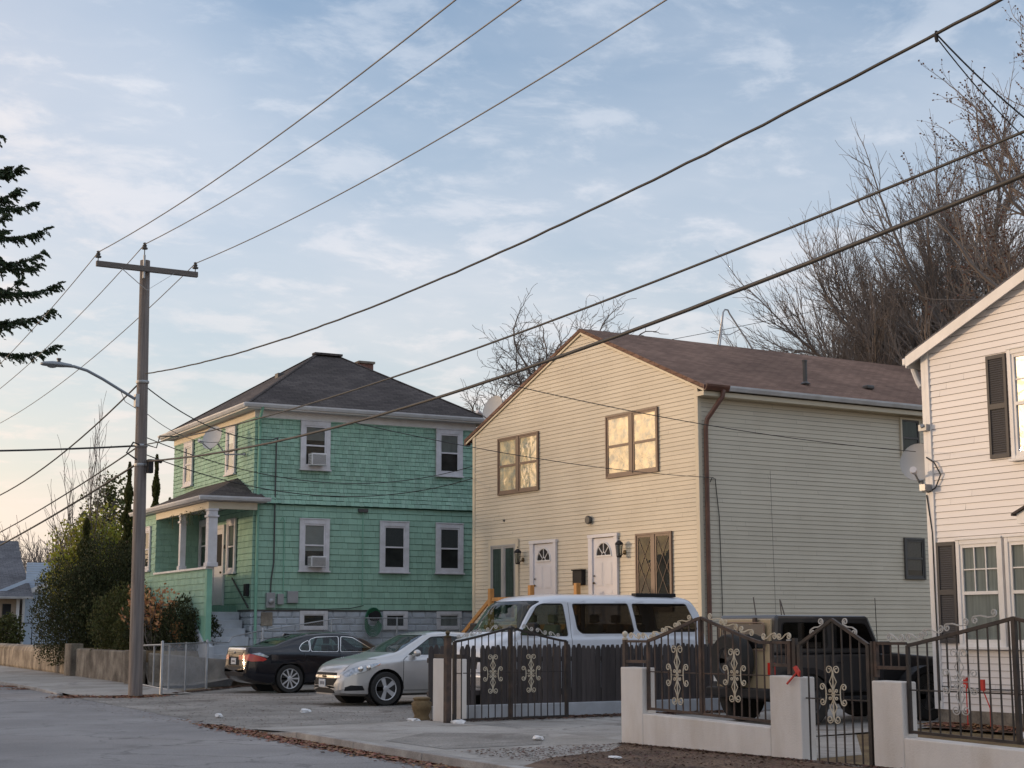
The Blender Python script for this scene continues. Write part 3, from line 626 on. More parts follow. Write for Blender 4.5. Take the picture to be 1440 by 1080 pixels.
# dish on the front of the green house
def dish(name, label, loc, aim, rad, arm_end, m='dish', s=1):
    """offset satellite dish; loc = centre of reflector, aim = direction it faces, arm_end = wall mount"""
    t = thing(name, label, 'satellite dish', loc); aim = Vector(aim).normalized(); rot = aim.to_track_quat('Z', 'Y').to_matrix()
    d = MB(); prof = [(rad*i/8, .16*rad*(i/8)**2) for i in range(9)]
    pr_ = [(max(a, 1e-4), b) for a, b in prof]+[(rad+.008, .16*rad+.005), (rad+.006, .16*rad-.012)]+[(max(a, 1e-4), b-.014) for a, b in prof[::-1]]
    d.lathe(pr_, (0, 0, 0), 28); d.v = [tuple(rot @ Vector((v[0]*.92, v[1]*1.02, v[2]))) for v in d.v]
    d.build('reflector', m, t, smooth=True, sharp=60)
    a = MB(); ae = Vector(arm_end)-Vector(loc); back = rot @ Vector((0, -.05*rad, -.06))
    bx = rot @ Vector((0, 0, -.09)); low = rot @ Vector((0, -rad*1.0, -.05)); foc = rot @ Vector((0, -rad*.95, rad*1.35))
    a.tube([back, bx, Vector((ae.x*.4, ae.y*.4, ae.z)), ae], .025, 8); a.tube([bx, low, foc], .018, 6); a.ball(ae, .05)
    a.build('mount_arm', 'grey_metal', t, smooth=True)
    l = MB(); p = foc; q = foc+rot @ Vector((0, .02, -.14)); l.tube([p+rot @ Vector((0, 0, .05)), p, q], [.055, .06, .035], 10); l.build('receiver', 'lilac_trim', t, smooth=True, sharp=50)
    return t
dish('satellite_dish', 'grey satellite dish beside the upstairs front window of the green house', (15.25, 43.85, 7.02), (-.75, -.45, .35), .36, (16.04, 43.35, 6.55))

# ================================================================== CREAM HOUSE
C = thing('cream_house', 'two storey cream vinyl sided duplex with a brown gabled roof and two white doors', 'house', (21.11, 28.22, 0), R(1.5))
CW, CD = 10.02, 11.0; RY, RZ = 4.62, 8.86
zr = lambda y: 6.93+(RZ-6.93)*(y/RY) if y < RY else RZ-(RZ-6.82)*(y-RY)/(CW-RY)
lo = lambda z: 0 if z < 6.93 else RY*(z-6.93)/(RZ-6.93)
hi = lambda z: CW if z < 6.82 else CW-(CW-RY)*(z-6.82)/(RZ-6.82)
body = MB(); body.prism([(.004, 0, .1), (.004, CW, .1), (.004, CW, 6.82), (.004, RY, RZ), (.004, 0, 6.93)], (CD, 0, 0)); body.build('wall_core', 'lap_shadow', C)
sd = MB(); lap(sd, FRONT, lo, hi, .65, RZ-.03, .1016, seed=1); lap(sd, SIDE, lambda z: 0, lambda z: CD, .65, 6.93, .1016, seed=2)
sd.build('siding', 'cream_siding', C, fix=False)
MB().box(0, CD, -.03, 0, .0, .64).box(-.03, 0, 0, CW, 0, .64).build('foundation', 'old_concrete', C)
MB().prism([(-.03, -.03, .65), (.07, -.03, .65), (.07, 0, .65), (0, 0, .65), (0, .09, .65), (-.03, .09, .65)], (0, 0, 6.25)).build('corner_board', 'cream_trim', C); MB().box(-.03, 0, CW-.1, CW+.02, .65, 6.8).build('corner_board', 'cream_trim', C)
rf = MB(); RO = .07; th = .12
yr, yl = -.30, CW+.42; zR = 6.93-(.30)*(RZ-6.93)/RY+.10; zL = 6.82-.42*(RZ-6.82)/(CW-RY)+.10; zt = RZ+.12
def slab(mb, a, b, x0, x1, th, m=0):
    (ya, za), (yb, zb) = a, b; mb.prism([(x0, ya, za), (x0, yb, zb), (x0, yb, zb-th), (x0, ya, za-th)], (x1-x0, 0, 0), m)
slab(rf, (yr, zR), (RY, zt), -RO, CD+.2, .09); slab(rf, (RY, zt), (yl, zL), -RO, CD+.2, .09)
croof = rf.build('roof', 'roof_brown', C, uvf=roofuv)
fb = MB(); slab(fb, (yr+.02, zR-.10), (RY, zt-.10), -RO+.02, -.02, .05); slab(fb, (RY, zt-.10), (yl-.02, zL-.10), -RO+.02, -.02, .05); fb.build('rake_board', 'cream_trim', C)
ef = MB(); ef.box(-RO+.02, CD+.1, yr+.02, 0, zR-.24, zR-.14); ef.build('eave_soffit', 'cream_trim', C)
gutter(C, (.62, yr+.0, zR-.0), (CD, yr+.0, zR-.0)); gutter(C, (-RO, yr, zR), (.60, yr, zR), 'copper', name='gutter_end', w=.13, h=.13)
MB().tube([(.45, yr-.06, zR-.1), (.42, yr-.06, zR-.25), (.16, -.12, zR-.75), (.15, -.08, zR-.95), (.15, -.08, 3), (.15, -.08, .6)], .055, 8).build('downspout', 'copper', C, smooth=True)
MB().box(-.05, .1, CW+.36, CW+.46, zL-.16, zL).build('gutter_end', 'copper', C)
MB().lathe([(.055, 0), (.055, .62), (.065, .62), (.065, .66)], (3.9, .75, zr(.75)+.05), 12).build('vent_pipe', 'dark_trim', croof)
MB().lathe([(.13, 0), (.06, .06)], (3.9, .75, zr(.75)+.12), 12).build('pipe_flashing', 'dark_trim', croof)
MB().box(6.1, 6.35, .9, 1.1, zr(1)+.1, zr(1)+.2).build('roof_vent', 'dark_trim', croof, bevel=.03)
# front windows (paired double hung, brown frames)
def pair(root, mp, u0, u1, z0, z1, frame, pane, **k):
    mid = (u0+u1)/2; f = MB(); p = .05; c = .045
    f.box(u0, u0+c, 0, p, z0, z1, 0, mp); f.box(u1-c, u1, 0, p, z0, z1, 0, mp); f.box(u0+c, u1-c, 0, p, z1-c, z1, 0, mp); f.box(u0+c, u1-c, 0, p, z0, z0+c, 0, mp); f.box(mid-.06, mid+.06, 0, p-.002, z0+c, z1-c, 0, mp)
    w = f.build('window', frame, root, bevel=.004); k2 = .05; zm = (z0+z1)/2
    s = MB(); g = MB(); b = MB()
    for a, e in ((u0+c, mid-.06), (mid+.06, u1-c)):
        s.box(a, a+k2, .008, .032, z0+c, z1-c, 0, mp); s.box(e-k2, e, .008, .032, z0+c, z1-c, 0, mp)
        if k.get('hung', 1):
            for q0, q1 in ((z0+c, z0+c+.07), (zm-.03, zm+.03), (z1-c-.05, z1-c)): s.box(a+k2, e-k2, .008, .034, q0, q1, 0, mp)
            g.add([mp(a+k2, .024, zm), mp(e-k2, .024, zm), mp(e-k2, .024, z1-c), mp(a+k2, .024, z1-c)], [(0, 1, 2, 3)]); g.add([mp(a+k2, .016, z0+c), mp(e-k2, .016, z0+c), mp(e-k2, .016, zm), mp(a+k2, .016, zm)], [(0, 1, 2, 3)])
        else:
            for q0, q1 in ((z0+c, z0+c+.05), (z1-c-.05, z1-c)): s.box(a+k2, e-k2, .008, .034, q0, q1, 0, mp)
            g.add([mp(a+k2, .02, z0+c), mp(e-k2, .02, z0+c), mp(e-k2, .02, z1-c), mp(a+k2, .02, z1-c)], [(0, 1, 2, 3)])
        b.add([mp(a, .0135, z0+c), mp(e, .0135, z0+c), mp(e, .0135, z1-c), mp(a, .0135, z1-c)], [(0, 1, 2, 3)])
    for q in (s,): q.v = [v for v in q.v]
    s.build('sash', k.get('sash', frame), w); g.build('pane', pane, w); b.build('room_behind', k.get('back', 'room'), w)
    return w
F2 = lambda u, d, z: (-d-.012, u, z)
pair(C, F2, 6.62, 8.66, 5.06, 6.60, 'brown_trim', 'pane_wavy', back='gold_reflection'); pair(C, F2, 1.46, 3.56, 5.10, 6.62, 'brown_trim', 'pane_wavy', back='gold_reflection')  # backing sheets carry the painted gold reflection
# slider left with white casing
f = MB()
for a in ((7.62, 7.75), (9.02, 9.15)): f.box(a[0], a[1], 0, .045, 1.7, 3.86, 0, F2)
f.box(7.75, 9.02, 0, .044, 3.73, 3.86, 0, F2); f.build('window_casing', 'cream_trim', C)
w = pair(C, F2, 7.75, 9.02, 1.72, 3.73, 'grey_metal', 'pane', hung=0, back='curtain_green'); w.name = 'patio_window'
w = pair(C, F2, 1.0, 2.39, 1.9, 3.71, 'orange_wood' if 0 else 'brown_trim', 'pane_dark', hung=0, back='room', sash='brown_trim'); w.name = 'lattice_window'
lt = MB()
for a, e in ((1.08, 1.62), (1.77, 2.31)):
    for k in range(4):
        z_ = 3.66-k*.55
        for s_ in (0, 1):
            p0, p1 = ((a, z_), (e, z_-.95)) if s_ == 0 else ((e, z_), (a, z_-.95))
            if p1[1] > 1.95: lt.bar(F2(p0[0], .027, p0[1]), F2(p1[0], .027, p1[1]), .009)
lt.build('diamond_lattice', 'brown_trim', w)
def cream_door(u0, u1, z0, z1, lab):
    f = MB()
    for a in ((u0-.13, u0), (u1, u1+.17)): f.box(a[0], a[1], 0, .06, z0, z1+.02, 0, F2)
    f.box(u0-.15, u1+.19, 0, .07, z1+.02, z1+.1, 0, F2); f.box(u0, u1, 0, .02, z0-.06, z0, 0, F2)
    d = f.build('front_door', 'solid_white', C, bevel=.004); d['label'] = lab
    l = MB(); l.box(u0, u1, .0, .022, z0, z1, 0, F2)
    wv = u1-u0
    for a, b in ((u0+.12, u0+wv/2-.05), (u0+wv/2+.05, u1-.12)):
        for q0, q1 in ((z0+.2, z0+.75), (z0+.87, z0+1.45)):
            l.box(a, b, .022, .028, q0, q1, 0, F2); l.box(a+.03, b-.03, .028, .033, q0+.03, q1-.03, 0, F2)
    lf = l.build('door_leaf', 'solid_white', d, bevel=.004)
    cu, cz, rr = (u0+u1)/2, z1-.42, .31
    fan = MB(); fan.poly([F2(cu+rr*cos(t), .0245, cz+rr*sin(t)) for t in [pi*i/18 for i in range(19)]]); fan.build('fan_light', 'dark_int', d)
    g2 = MB()
    for i in range(5): t = pi*(i+.5)/5 if 0 else pi*i/4; g2.bar(F2(cu+.07*cos(t), .03, cz+.07*sin(t)), F2(cu+rr*cos(t), .03, cz+rr*sin(t)), .018)
    g2.tube([F2(cu+rr*cos(t), .03, cz+rr*sin(t)) for t in [pi*i/18 for i in range(19)]], .02, 5); g2.tube([F2(cu+.08*cos(t), .03, cz+.08*sin(t)) for t in [pi*i/8 for i in range(9)]], .012, 5)
    g2.bar(F2(cu-rr-.02, .03, cz-.01), F2(cu+rr+.02, .03, cz-.01), .035); g2.build('fan_muntins', 'trim', d)
    k = MB(); k.ball(F2(u1-.07, .06, z0+.95), .03); k.ball(F2(u1-.07, .05, z0+1.12), .022); k.build('door_knob', 'brass', d, smooth=True)
cream_door(5.92, 6.85, 1.66, 3.66, 'left white door with a half-round fanlight'); cream_door(3.24, 4.16, 1.66, 3.68, 'right white door with a half-round fanlight, nearer the corner')
for y in (7.42, 2.86):
    t = MB(); t.lathe([(.06, 0), (.06, -.02), (.02, -.03)], F2(y, .0, 3.3), 10, axis='x'); o = t.build('wall_lantern', 'brass', C)
    a = MB(); a.tube([F2(y, .02, 3.28), F2(y, .14, 3.22), F2(y, .17, 3.32)], .012, 6); a.lathe([(.02, .3), (.10, .24), (.11, .2), (.07, .19)], F2(y, .17, 3.28), 6)
    for k in range(6): q = 2*pi*k/6; c0 = Vector(F2(y, .17, 0)); a.bar((c0.x+.065*cos(q), c0.y+.065*sin(q), 3.22), (c0.x+.09*cos(q), c0.y+.09*sin(q), 3.48), .009)
    a.lathe([(.05, 0), (.07, .02), (.07, .04)], F2(y, .17, 3.18), 6); a.ball(F2(y, .17, 3.62), .018); a.build('lantern_cage', 'black', o)
    MB().lathe([(.05, 0), (.075, .24)], F2(y, .17, 3.22), 6).build('lantern_glass', 'lamp_glass', o)
MB().box(4.52, 4.92, .0, .13, 2.58, 2.93, 0, F2).box(4.5, 4.94, 0, .16, 2.93, 2.96, 0, F2).build('mailbox', 'black', C, bevel=.01)
MB().lathe([(.09, 0), (.09, -.05), (.11, -.06), (.1, -.1)], (-.013, 4.3, 4.15), 12, axis='x').build('dryer_vent', 'dark_trim', C)
MB().box(8.35, 8.40, .0, .03, 4.35, 4.40, 0, F2).build('wall_hook', 'dark_trim', C)
# side windows
S2 = lambda u, d, z: (u, -d-.012, z)
window(C, S2, 6.22, 6.9, 5.62, 6.62, frame='cream_trim', sash='dark_trim', casing=.05, sill=False, pane='pane_dark', blind='sheet', blind_h=.45, bmat='curtain_green')
window(C, S2, 6.2, 6.88, 2.68, 3.68, frame='dark_trim', sash='dark_trim', casing=.05, sill=False, pane='pane_dark', blind='sheet', blind_h=.8, bmat='ac_grille')
MB().tube([(.28, -.03, 4.75), (.32, -.05, 4.85), (.42, -.04, 4.83), (.45, -.03, 4.6), (.52, -.03, 4.0), (.55, -.03, 2.5), (.56, -.03, 1)], .009, 5).build('cable', 'cable_grey', C)
MB().tube([(2.05, -.02, 5.1), (2.08, -.02, 3.0), (2.12, -.02, 1.0)], .003, 4).build('cable', 'cable_grey', C)
# stoop with orange posts
P = thing('timber_stoop', 'orange timber stoop with posts and stair rail at the doors of the cream house', 'stoop', (21.11, 28.22, 0), R(1.5))
MB().box(-1.45, -.07, 2.6, 7.0, 1.5, 1.62).build('deck', 'orange_wood', P)
for y in (2.85, 4.85, 6.75):
    MB().box(-1.45, -1.33, y-.06, y+.06, 0, 2.56 if y < 6 else 2.52).build('post', 'orange_wood', P, bevel=.01)
MB().bar((-1.39, 6.78, 2.25), (-1.39, 8.5, 1.2), .05, .10).build('stair_rail', 'orange_wood', P, bevel=.006)
MB().bar((-1.39, 6.7, 2.25), (-1.39, 4.9, 2.25), .04, .09).bar((-1.39, 4.8, 2.25), (-1.39, 2.9, 2.25), .04, .09).build('top_rail', 'orange_wood', P)
s = MB()
for i in range(6): s.box(-1.4, -.3, 7.0+.27*i, 7.3+.27*i, 1.3-.23*i, 1.34-.23*i)
s.prism([(-1.3, 7.0, 1.5), (-1.3, 8.7, .05), (-1.3, 8.5, .0), (-1.3, 7.0, 1.2)], (.05, 0, 0)); s.build('stair', 'orange_wood', P)
# antenna tripod on the ridge and dish at the far eave
A = thing('roof_tripod', 'empty antenna tripod standing on the ridge of the cream house', 'antenna mount', (21.11, 28.22, 0), R(1.5))
ax_ = 4.55; zb = zt; tp = (ax_+.15, RY, zb+.98)
MB().tube([(ax_-.32, RY-.25, zb-.08), (ax_+.02, RY, zb+.9), (ax_+.08, RY, zb+.98), (ax_+.18, RY, zb+.98), (ax_+.24, RY, zb+.88), (ax_+.85, RY-.2, zb-.06)], .022, 6).build('leg', 'galv', A, smooth=True)
MB().tube([(ax_+.02, RY+.3, zb-.1), (ax_+.04, RY+.03, zb+.9)], .018, 6).build('leg', 'galv', A)
MB().tube([(ax_-.12, RY-.12, zb+.4), (ax_+.06, RY+.15, zb+.33), (ax_+.3, RY+.1, zb+.33), (ax_+.5, RY-.07, zb+.46)], .012, 6).build('brace', 'galv', A)
dish('satellite_dish', 'grey satellite dish half hidden behind the left roof edge of the cream house', tuple((C.matrix_basis @ Vector((.6, 9.95, 7.62)))), (-.85, -.25, .35), .38, tuple(C.matrix_basis @ Vector((1.0, 9.9, 7.1))))

# ================================================================== WHITE HOUSE
W = thing('white_house', 'white vinyl sided house with charcoal shutters at the right edge, behind the railings', 'house', (18.24, 18.34, 0), R(.65))
WR = -4.6; zW = lambda y: 5.92+.385*(-y); WZ = zW(WR)
wl = lambda z: WR*2 if z < 5.88 else -9.2+(z-5.88)/.385
wh = lambda z: 0 if z < 5.88 else -(z-5.88)/.385
MB().prism([(.004, 0, .27), (.004, -9.2, .27), (.004, -9.2, 5.86), (.004, WR, WZ-.1), (.004, 0, 5.86)], (9, 0, 0)).build('wall_core', 'lap_shadow_grey', W)
ws = MB(); lap(ws, FRONT, wl, wh, .27, WZ-.12, .1016, proud=.014, seed=3); ws.build('siding', 'white_siding', W, fix=False)
MB().box(-.01, 9, -9.2, -.01, -.05, .27).build('foundation', 'old_concrete', W)
MB().box(-.035, .05, -.05, .03, .27, 5.9).box(-.035, -.0, -.13, -.05, .27, 5.9).build('corner_board', 'trim', W, bevel=.004)
wr = MB(); slab(wr, (.26, zW(.26)+.07), (WR, zW(WR)+.08), -.13, 9.3, .05); slab(wr, (WR, zW(WR)+.08), (-9.6, zW(.42)+.08), -.13, 9.3, .05)
wroof = wr.build('roof', 'roof_grey', W, uvf=roofuv)
wb = MB(); slab(wb, (.25, zW(.25)+.03), (WR, zW(WR)+.03), -.15, -.13, .17); slab(wb, (.24, zW(.24)-.05), (WR, zW(WR)-.05), -.13, .0, .03)
wb.build('rake_board', 'trim', W)
MB().box(-.125, 9, .25, .27, zW(.25)-.15, zW(.25)+.04).build('eave_fascia', 'trim', W)
gutter(W, (-.36, .43, zW(.42)+.06), (-.36+.001, .43, zW(.42)+.06)) if 0 else MB().box(-.12, 9, .272, .36, zW(.3)-.08, zW(.3)+.04).build('gutter', 'gutter', W, bevel=.02)
MB().tube([(.1, .32, 5.78), (.1, .31, 5.66), (.08, .2, 5.45), (.06, .12, 5.35)], .05, 8).build('gutter_elbow', 'gutter', W, smooth=True)
MB().tube([(.09, .08, 5.3), (.09, .08, 3), (.09, .08, .3)], .04, 8).build('downspout', 'gutter', W, smooth=True)
F3 = lambda u, d, z: (-d-.014, u, z)
def shutter(u0, u1, z0, z1, louv):
    s = MB(); k = .045; s.box(u0, u0+k, 0, .035, z0, z1, 0, F3); s.box(u1-k, u1, 0, .035, z0, z1, 0, F3)
    zs_ = [z0, z0+(z1-z0)*.5-.03, z1] if louv else [z0, z1]
    for a in (z0, z1-.06, (z0+z1)/2-.04): s.box(u0+k, u1-k, 0, .034, a, a+(.06 if a != (z0+z1)/2-.04 else .08), 0, F3)
    s.box(u0+k, u1-k, 0, .01, z0, z1, 0, F3); n = int((z1-z0)/.034)
    for i in range(n):
        z = z0+.06+i*.034
        if z < z1-.07: s.add([F3(u0+k, .027, z), F3(u1-k, .027, z), F3(u1-k, .012, z+.03), F3(u0+k, .012, z+.03), F3(u0+k, .01, z), F3(u1-k, .01, z)], [(0, 1, 2, 3), (0, 1, 5, 4)])
    s.build('shutter', 'shutter', W)
shutter(-1.72, -1.34, 4.05, 5.63, 1); shutter(-.53, -.15, 1.28, 2.84, 1); shutter(-3.66, -3.28, 1.28, 2.84, 1); shutter(-3.3, -2.92, 4.05, 5.63, 1)
window(W, F3, -2.88, -1.78, 4.0, 5.66, casing=.07, sill=True, pane='pane_bright', muntins=(2, 2), blind=None, sashw=.05, back='dark_int', proud=.06)
window(W, F3, -1.50, -.58, 1.22, 2.85, casing=.07, pane='pane', muntins=(3, 2), blind='sheet', blind_h=1.0, bmat='curtain', sashw=.05, proud=.06)
window(W, F3, -2.50, -1.55, 1.22, 2.85, casing=.07, pane='pane', muntins=(3, 2), blind='sheet', blind_h=1.0, bmat='curtain', sashw=.05, proud=.06)
hd = MB(); hd.prism([(-.75, -2.42, 3.12), (-.75, -3.2, 3.42), (-.75, -4.0, 3.12), (-.75, -4.0, 2.98), (-.75, -2.42, 2.98)], (.74, 0, 0)); hood = hd.build('porch_hood', 'trim', W)
hr = MB(); slab(hr, (-2.36, 3.13), (-3.2, 3.47), -.8, 0, .035); slab(hr, (-3.2, 3.47), (-4.06, 3.13), -.8, 0, .035); hr.build('hood_roof', 'roof_dark', hood, uvf=roofuv)
MB().box(-.12, -.02, -.12, .05, 4.62, 4.72).tube([(-.05, .02, 4.66), (-.15, -.06, 4.7)], .03, 6).build('security_camera', 'grey_metal', W)
MB().tube([(-.04, -.02, 4.2), (-.06, -.2, 4.1), (-.05, -.32, 3.9), (-.05, -.2, 3.7), (-.04, -.06, 3.65)], .012, 6).build('cable', 'cable_grey', W, smooth=True)
MB().tube([(-.05, .0, 3.6), (-.04, -.08, 3.0), (-.05, -.09, 2.0), (-.04, -.1, .4)], .01, 5).build('cable', 'cable', W)
MB().tube([(-.045, -.15, .62), (-.045, -1.2, .60), (-.045, -3, .62)], .009, 5).build('cable', 'cable', W)
dish('satellite_dish', 'light grey satellite dish bracketed to the corner of the white house', (18.33, 18.62, 4.14), (-.78, -.55, .28), .31, (18.2, 18.32, 3.68))
MB().box(-.2, -.05, -.12, .0, 3.66, 3.76).build('dish_bracket', 'galv', W)
# ================================================================== CARS
def crv(pts):
    """smooth interpolation through control points (monotone Hermite)"""
    n = len(pts); xs = [p[0] for p in pts]; ys = [p[1] for p in pts]
    d = [(ys[i+1]-ys[i])/(xs[i+1]-xs[i]) for i in range(n-1)]
    m = [d[0]]+[0 if d[i-1]*d[i] <= 0 else 2*d[i-1]*d[i]/(d[i-1]+d[i]) for i in range(1, n-1)]+[d[-1]]
    def f(x):
        if x <= xs[0]: return ys[0]
        if x >= xs[-1]: return ys[-1]
        i = max(k for k in range(n-1) if xs[k] <= x); h = xs[i+1]-xs[i]; t = (x-xs[i])/h
        return (2*t**3-3*t*t+1)*ys[i]+(t**3-2*t*t+t)*h*m[i]+(-2*t**3+3*t*t)*ys[i+1]+(t**3-t*t)*h*m[i+1]
    return f
def circle(cx, cz, r, n=22, a0=0): return [(cx+r*cos(a0+2*pi*i/n), cz+r*sin(a0+2*pi*i/n)) for i in range(n)]
def grow(poly, d):
    cx = sum(p[0] for p in poly)/len(poly); cy = sum(p[1] for p in poly)/len(poly); out = []
    for x, y in poly:
        l = math.hypot(x-cx, y-cy); out.append((cx+(x-cx)*(l+d)/l, cy+(y-cy)*(l+d)/l))
    return out
def rounded(poly, r, k=4):
    out = []; n = len(poly)
    for i in range(n):
        p, a, b = Vector(poly[i]), Vector(poly[i-1]), Vector(poly[(i+1) % n]); u = (a-p); v = (b-p)
        q = min(r, u.length*.45, v.length*.45); s = p+u.normalized()*q; e = p+v.normalized()*q
        for j in range(k+1): t = j/k; out.append(tuple(s*(1-t)**2+p*2*t*(1-t)+e*t*t))
    return out
def cut(bm, poly, ax, pred):
    """cut a convex outline into bm (projected along the third axis) and return the faces inside"""
    area = sum(poly[i][0]*poly[(i+1) % len(poly)][1]-poly[(i+1) % len(poly)][0]*poly[i][1] for i in range(len(poly)))
    if area < 0: poly = poly[::-1]
    b0 = min(p[0] for p in poly); b1 = max(p[0] for p in poly); c0 = min(p[1] for p in poly); c1 = max(p[1] for p in poly)
    def near():
        o = []
        for f in bm.faces:
            vs = f.verts; xa = [v.co[ax[0]] for v in vs]; za = [v.co[ax[1]] for v in vs]
            if max(xa) > b0-1e-5 and min(xa) < b1+1e-5 and max(za) > c0-1e-5 and min(za) < c1+1e-5 and pred(f.calc_center_median(), f.normal): o.append(f)
        return o
    for i in range(len(poly)):
        p, q = poly[i], poly[(i+1) % len(poly)]; no = Vector((0, 0, 0)); no[ax[0]] = q[1]-p[1]; no[ax[1]] = -(q[0]-p[0]); co = Vector((0, 0, 0)); co[ax[0]] = p[0]; co[ax[1]] = p[1]
        if no.length < 1e-7: continue
        fs = near(); g = set(fs)
        for f in fs: g.update(f.edges); g.update(f.verts)
        bmesh.ops.bisect_plane(bm, geom=list(g), dist=1e-5, plane_co=co, plane_no=no.normalized())
    res = []
    for f in near():
        c = f.calc_center_median(); ok = True
        for i in range(len(poly)):
            p, q = poly[i], poly[(i+1) % len(poly)]
            if (q[0]-p[0])*(c[ax[1]]-p[1])-(q[1]-p[1])*(c[ax[0]]-p[0]) < -1e-6: ok = False; break
        if ok: res.append(f)
    return res
def take(bm, faces, name, m, parent, off=0, smooth=True, keep=False):
    mb = MB(); idx = {}
    for f in faces:
        for v in f.verts:
            if v not in idx: idx[v] = len(mb.v); mb.v.append(tuple(v.co+v.normal*off))
        mb.f.append(tuple(idx[v] for v in f.verts)); mb.m.append(0)
    if not keep: bmesh.ops.delete(bm, geom=faces, context='FACES')
    o = mb.build(name, m, parent, smooth=smooth, sharp=50, fix=False); return o
def loft(p, step=.06):
    X0, X1 = p['x']; zh, zb, zs, w = crv(p['top']), crv(p['belt']), crv(p['sill']), crv(p['w']); tum = p['tumble']
    n = int((X1-X0)/step); xs = [X0+(X1-X0)*(i/n) for i in range(n+1)]; xs = sorted(set(xs+[X0+.008, X0+.02, X0+.04, X1-.04, X1-.02, X1-.008]))
    bm = bmesh.new(); rings = []
    for x in xs:
        T, B, S, Wd = zh(x), zb(x), zs(x), w(x); g = max(.02, T-B); c = min(p.get('crown', .075), .45*g)
        ys = Wd-.045; half = [(0, S), (Wd*.8, S), (Wd-.03, S+.05), (Wd-.004, S+.16), (Wd, S+.35*(B-S)), (Wd-.006, S+.62*(B-S)), (Wd-.012, B-.07), (Wd-.028, B-.02), (ys, B)]
        hz = g-c
        half += [(ys-tum*hz*.5+.012*min(1, g/.4), B+hz*.5), (ys-tum*hz-.0, B+hz), (max(.05, ys-tum*hz-c*.75), B+hz+c*.62), (max(.04, (ys-tum*hz)*.62), B+hz+c*.93), (0, T)]
        ring = [bm.verts.new((x, y, z)) for y, z in half]+[bm.verts.new((x, -y, z)) for y, z in half[-2:0:-1]]
        rings.append(ring)
    k = len(rings[0])
    for a, b in zip(rings, rings[1:]):
        for j in range(k): bm.faces.new((a[j], a[(j+1) % k], b[(j+1) % k], b[j]))
    for ring in (rings[0], rings[-1]):
        c = bm.verts.new((ring[0].co.x, 0, sum(v.co.z for v in ring)/k))
        for j in range(k): bm.faces.new((ring[j], ring[(j+1) % k], c))
    bmesh.ops.recalc_face_normals(bm, faces=bm.faces); bm.normal_update(); return bm
def make_wheel(root, x, y, r, w, spokes, side, rimf=.69, fat=.6):
    t = thing('wheel', None, None); t.parent = root; t.location = (x, y, r); t.rotation_euler = (0, 0, 0 if side > 0 else pi)
    q = w/2
    MB().lathe([(r*rimf, -q*.9), (r*.93, -q), (r*.985, -q*.82), (r, -q*.4), (r, q*.4), (r*.985, q*.82), (r*.93, q), (r*rimf*1.02, q*.92), (r*rimf, q*.75)], (0, 0, 0), 36, axis='y').build('tyre', 'tyre', t, smooth=True)
    m = MB(); R1 = r*rimf
    m.lathe([(R1*.98, -q*.7), (R1*.98, q*.78), (R1*1.015, q*.86), (R1*.985, q*.9), (R1*.93, q*.8), (R1*.9, -q*.65)], (0, 0, 0), 36, axis='y')
    for i in range(spokes):
        a = 2*pi*i/spokes; d = Vector((cos(a), 0, sin(a))); n = Vector((-sin(a), 0, cos(a))); w0, w1 = (R1*.17, R1*.21) if spokes == 5 else (R1*.07, R1*.085)
        pts = [d*R1*.12+n*w0*.8, d*R1*.95+n*w1, d*R1*.95-n*w1, d*R1*.12-n*w0*.8]
        m.prism([p_+Vector((0, q*.55, 0)) for p_ in pts], (0, q*.2+i*.0008, 0))
    m.lathe([(R1*.26, q*.5), (R1*.26, q*.78), (R1*.15, q*.86), (.001, q*.86)], (0, 0, 0), 16, axis='y')
    m.build('rim', 'alloy', t, smooth=True, sharp=30)
    MB().lathe([(R1*.9, -q*.3), (R1*.9, -q*.25), (.01, -q*.25)], (0, 0, 0), 24, axis='y').build('brake_disc', 'dark_int', t)
    return t
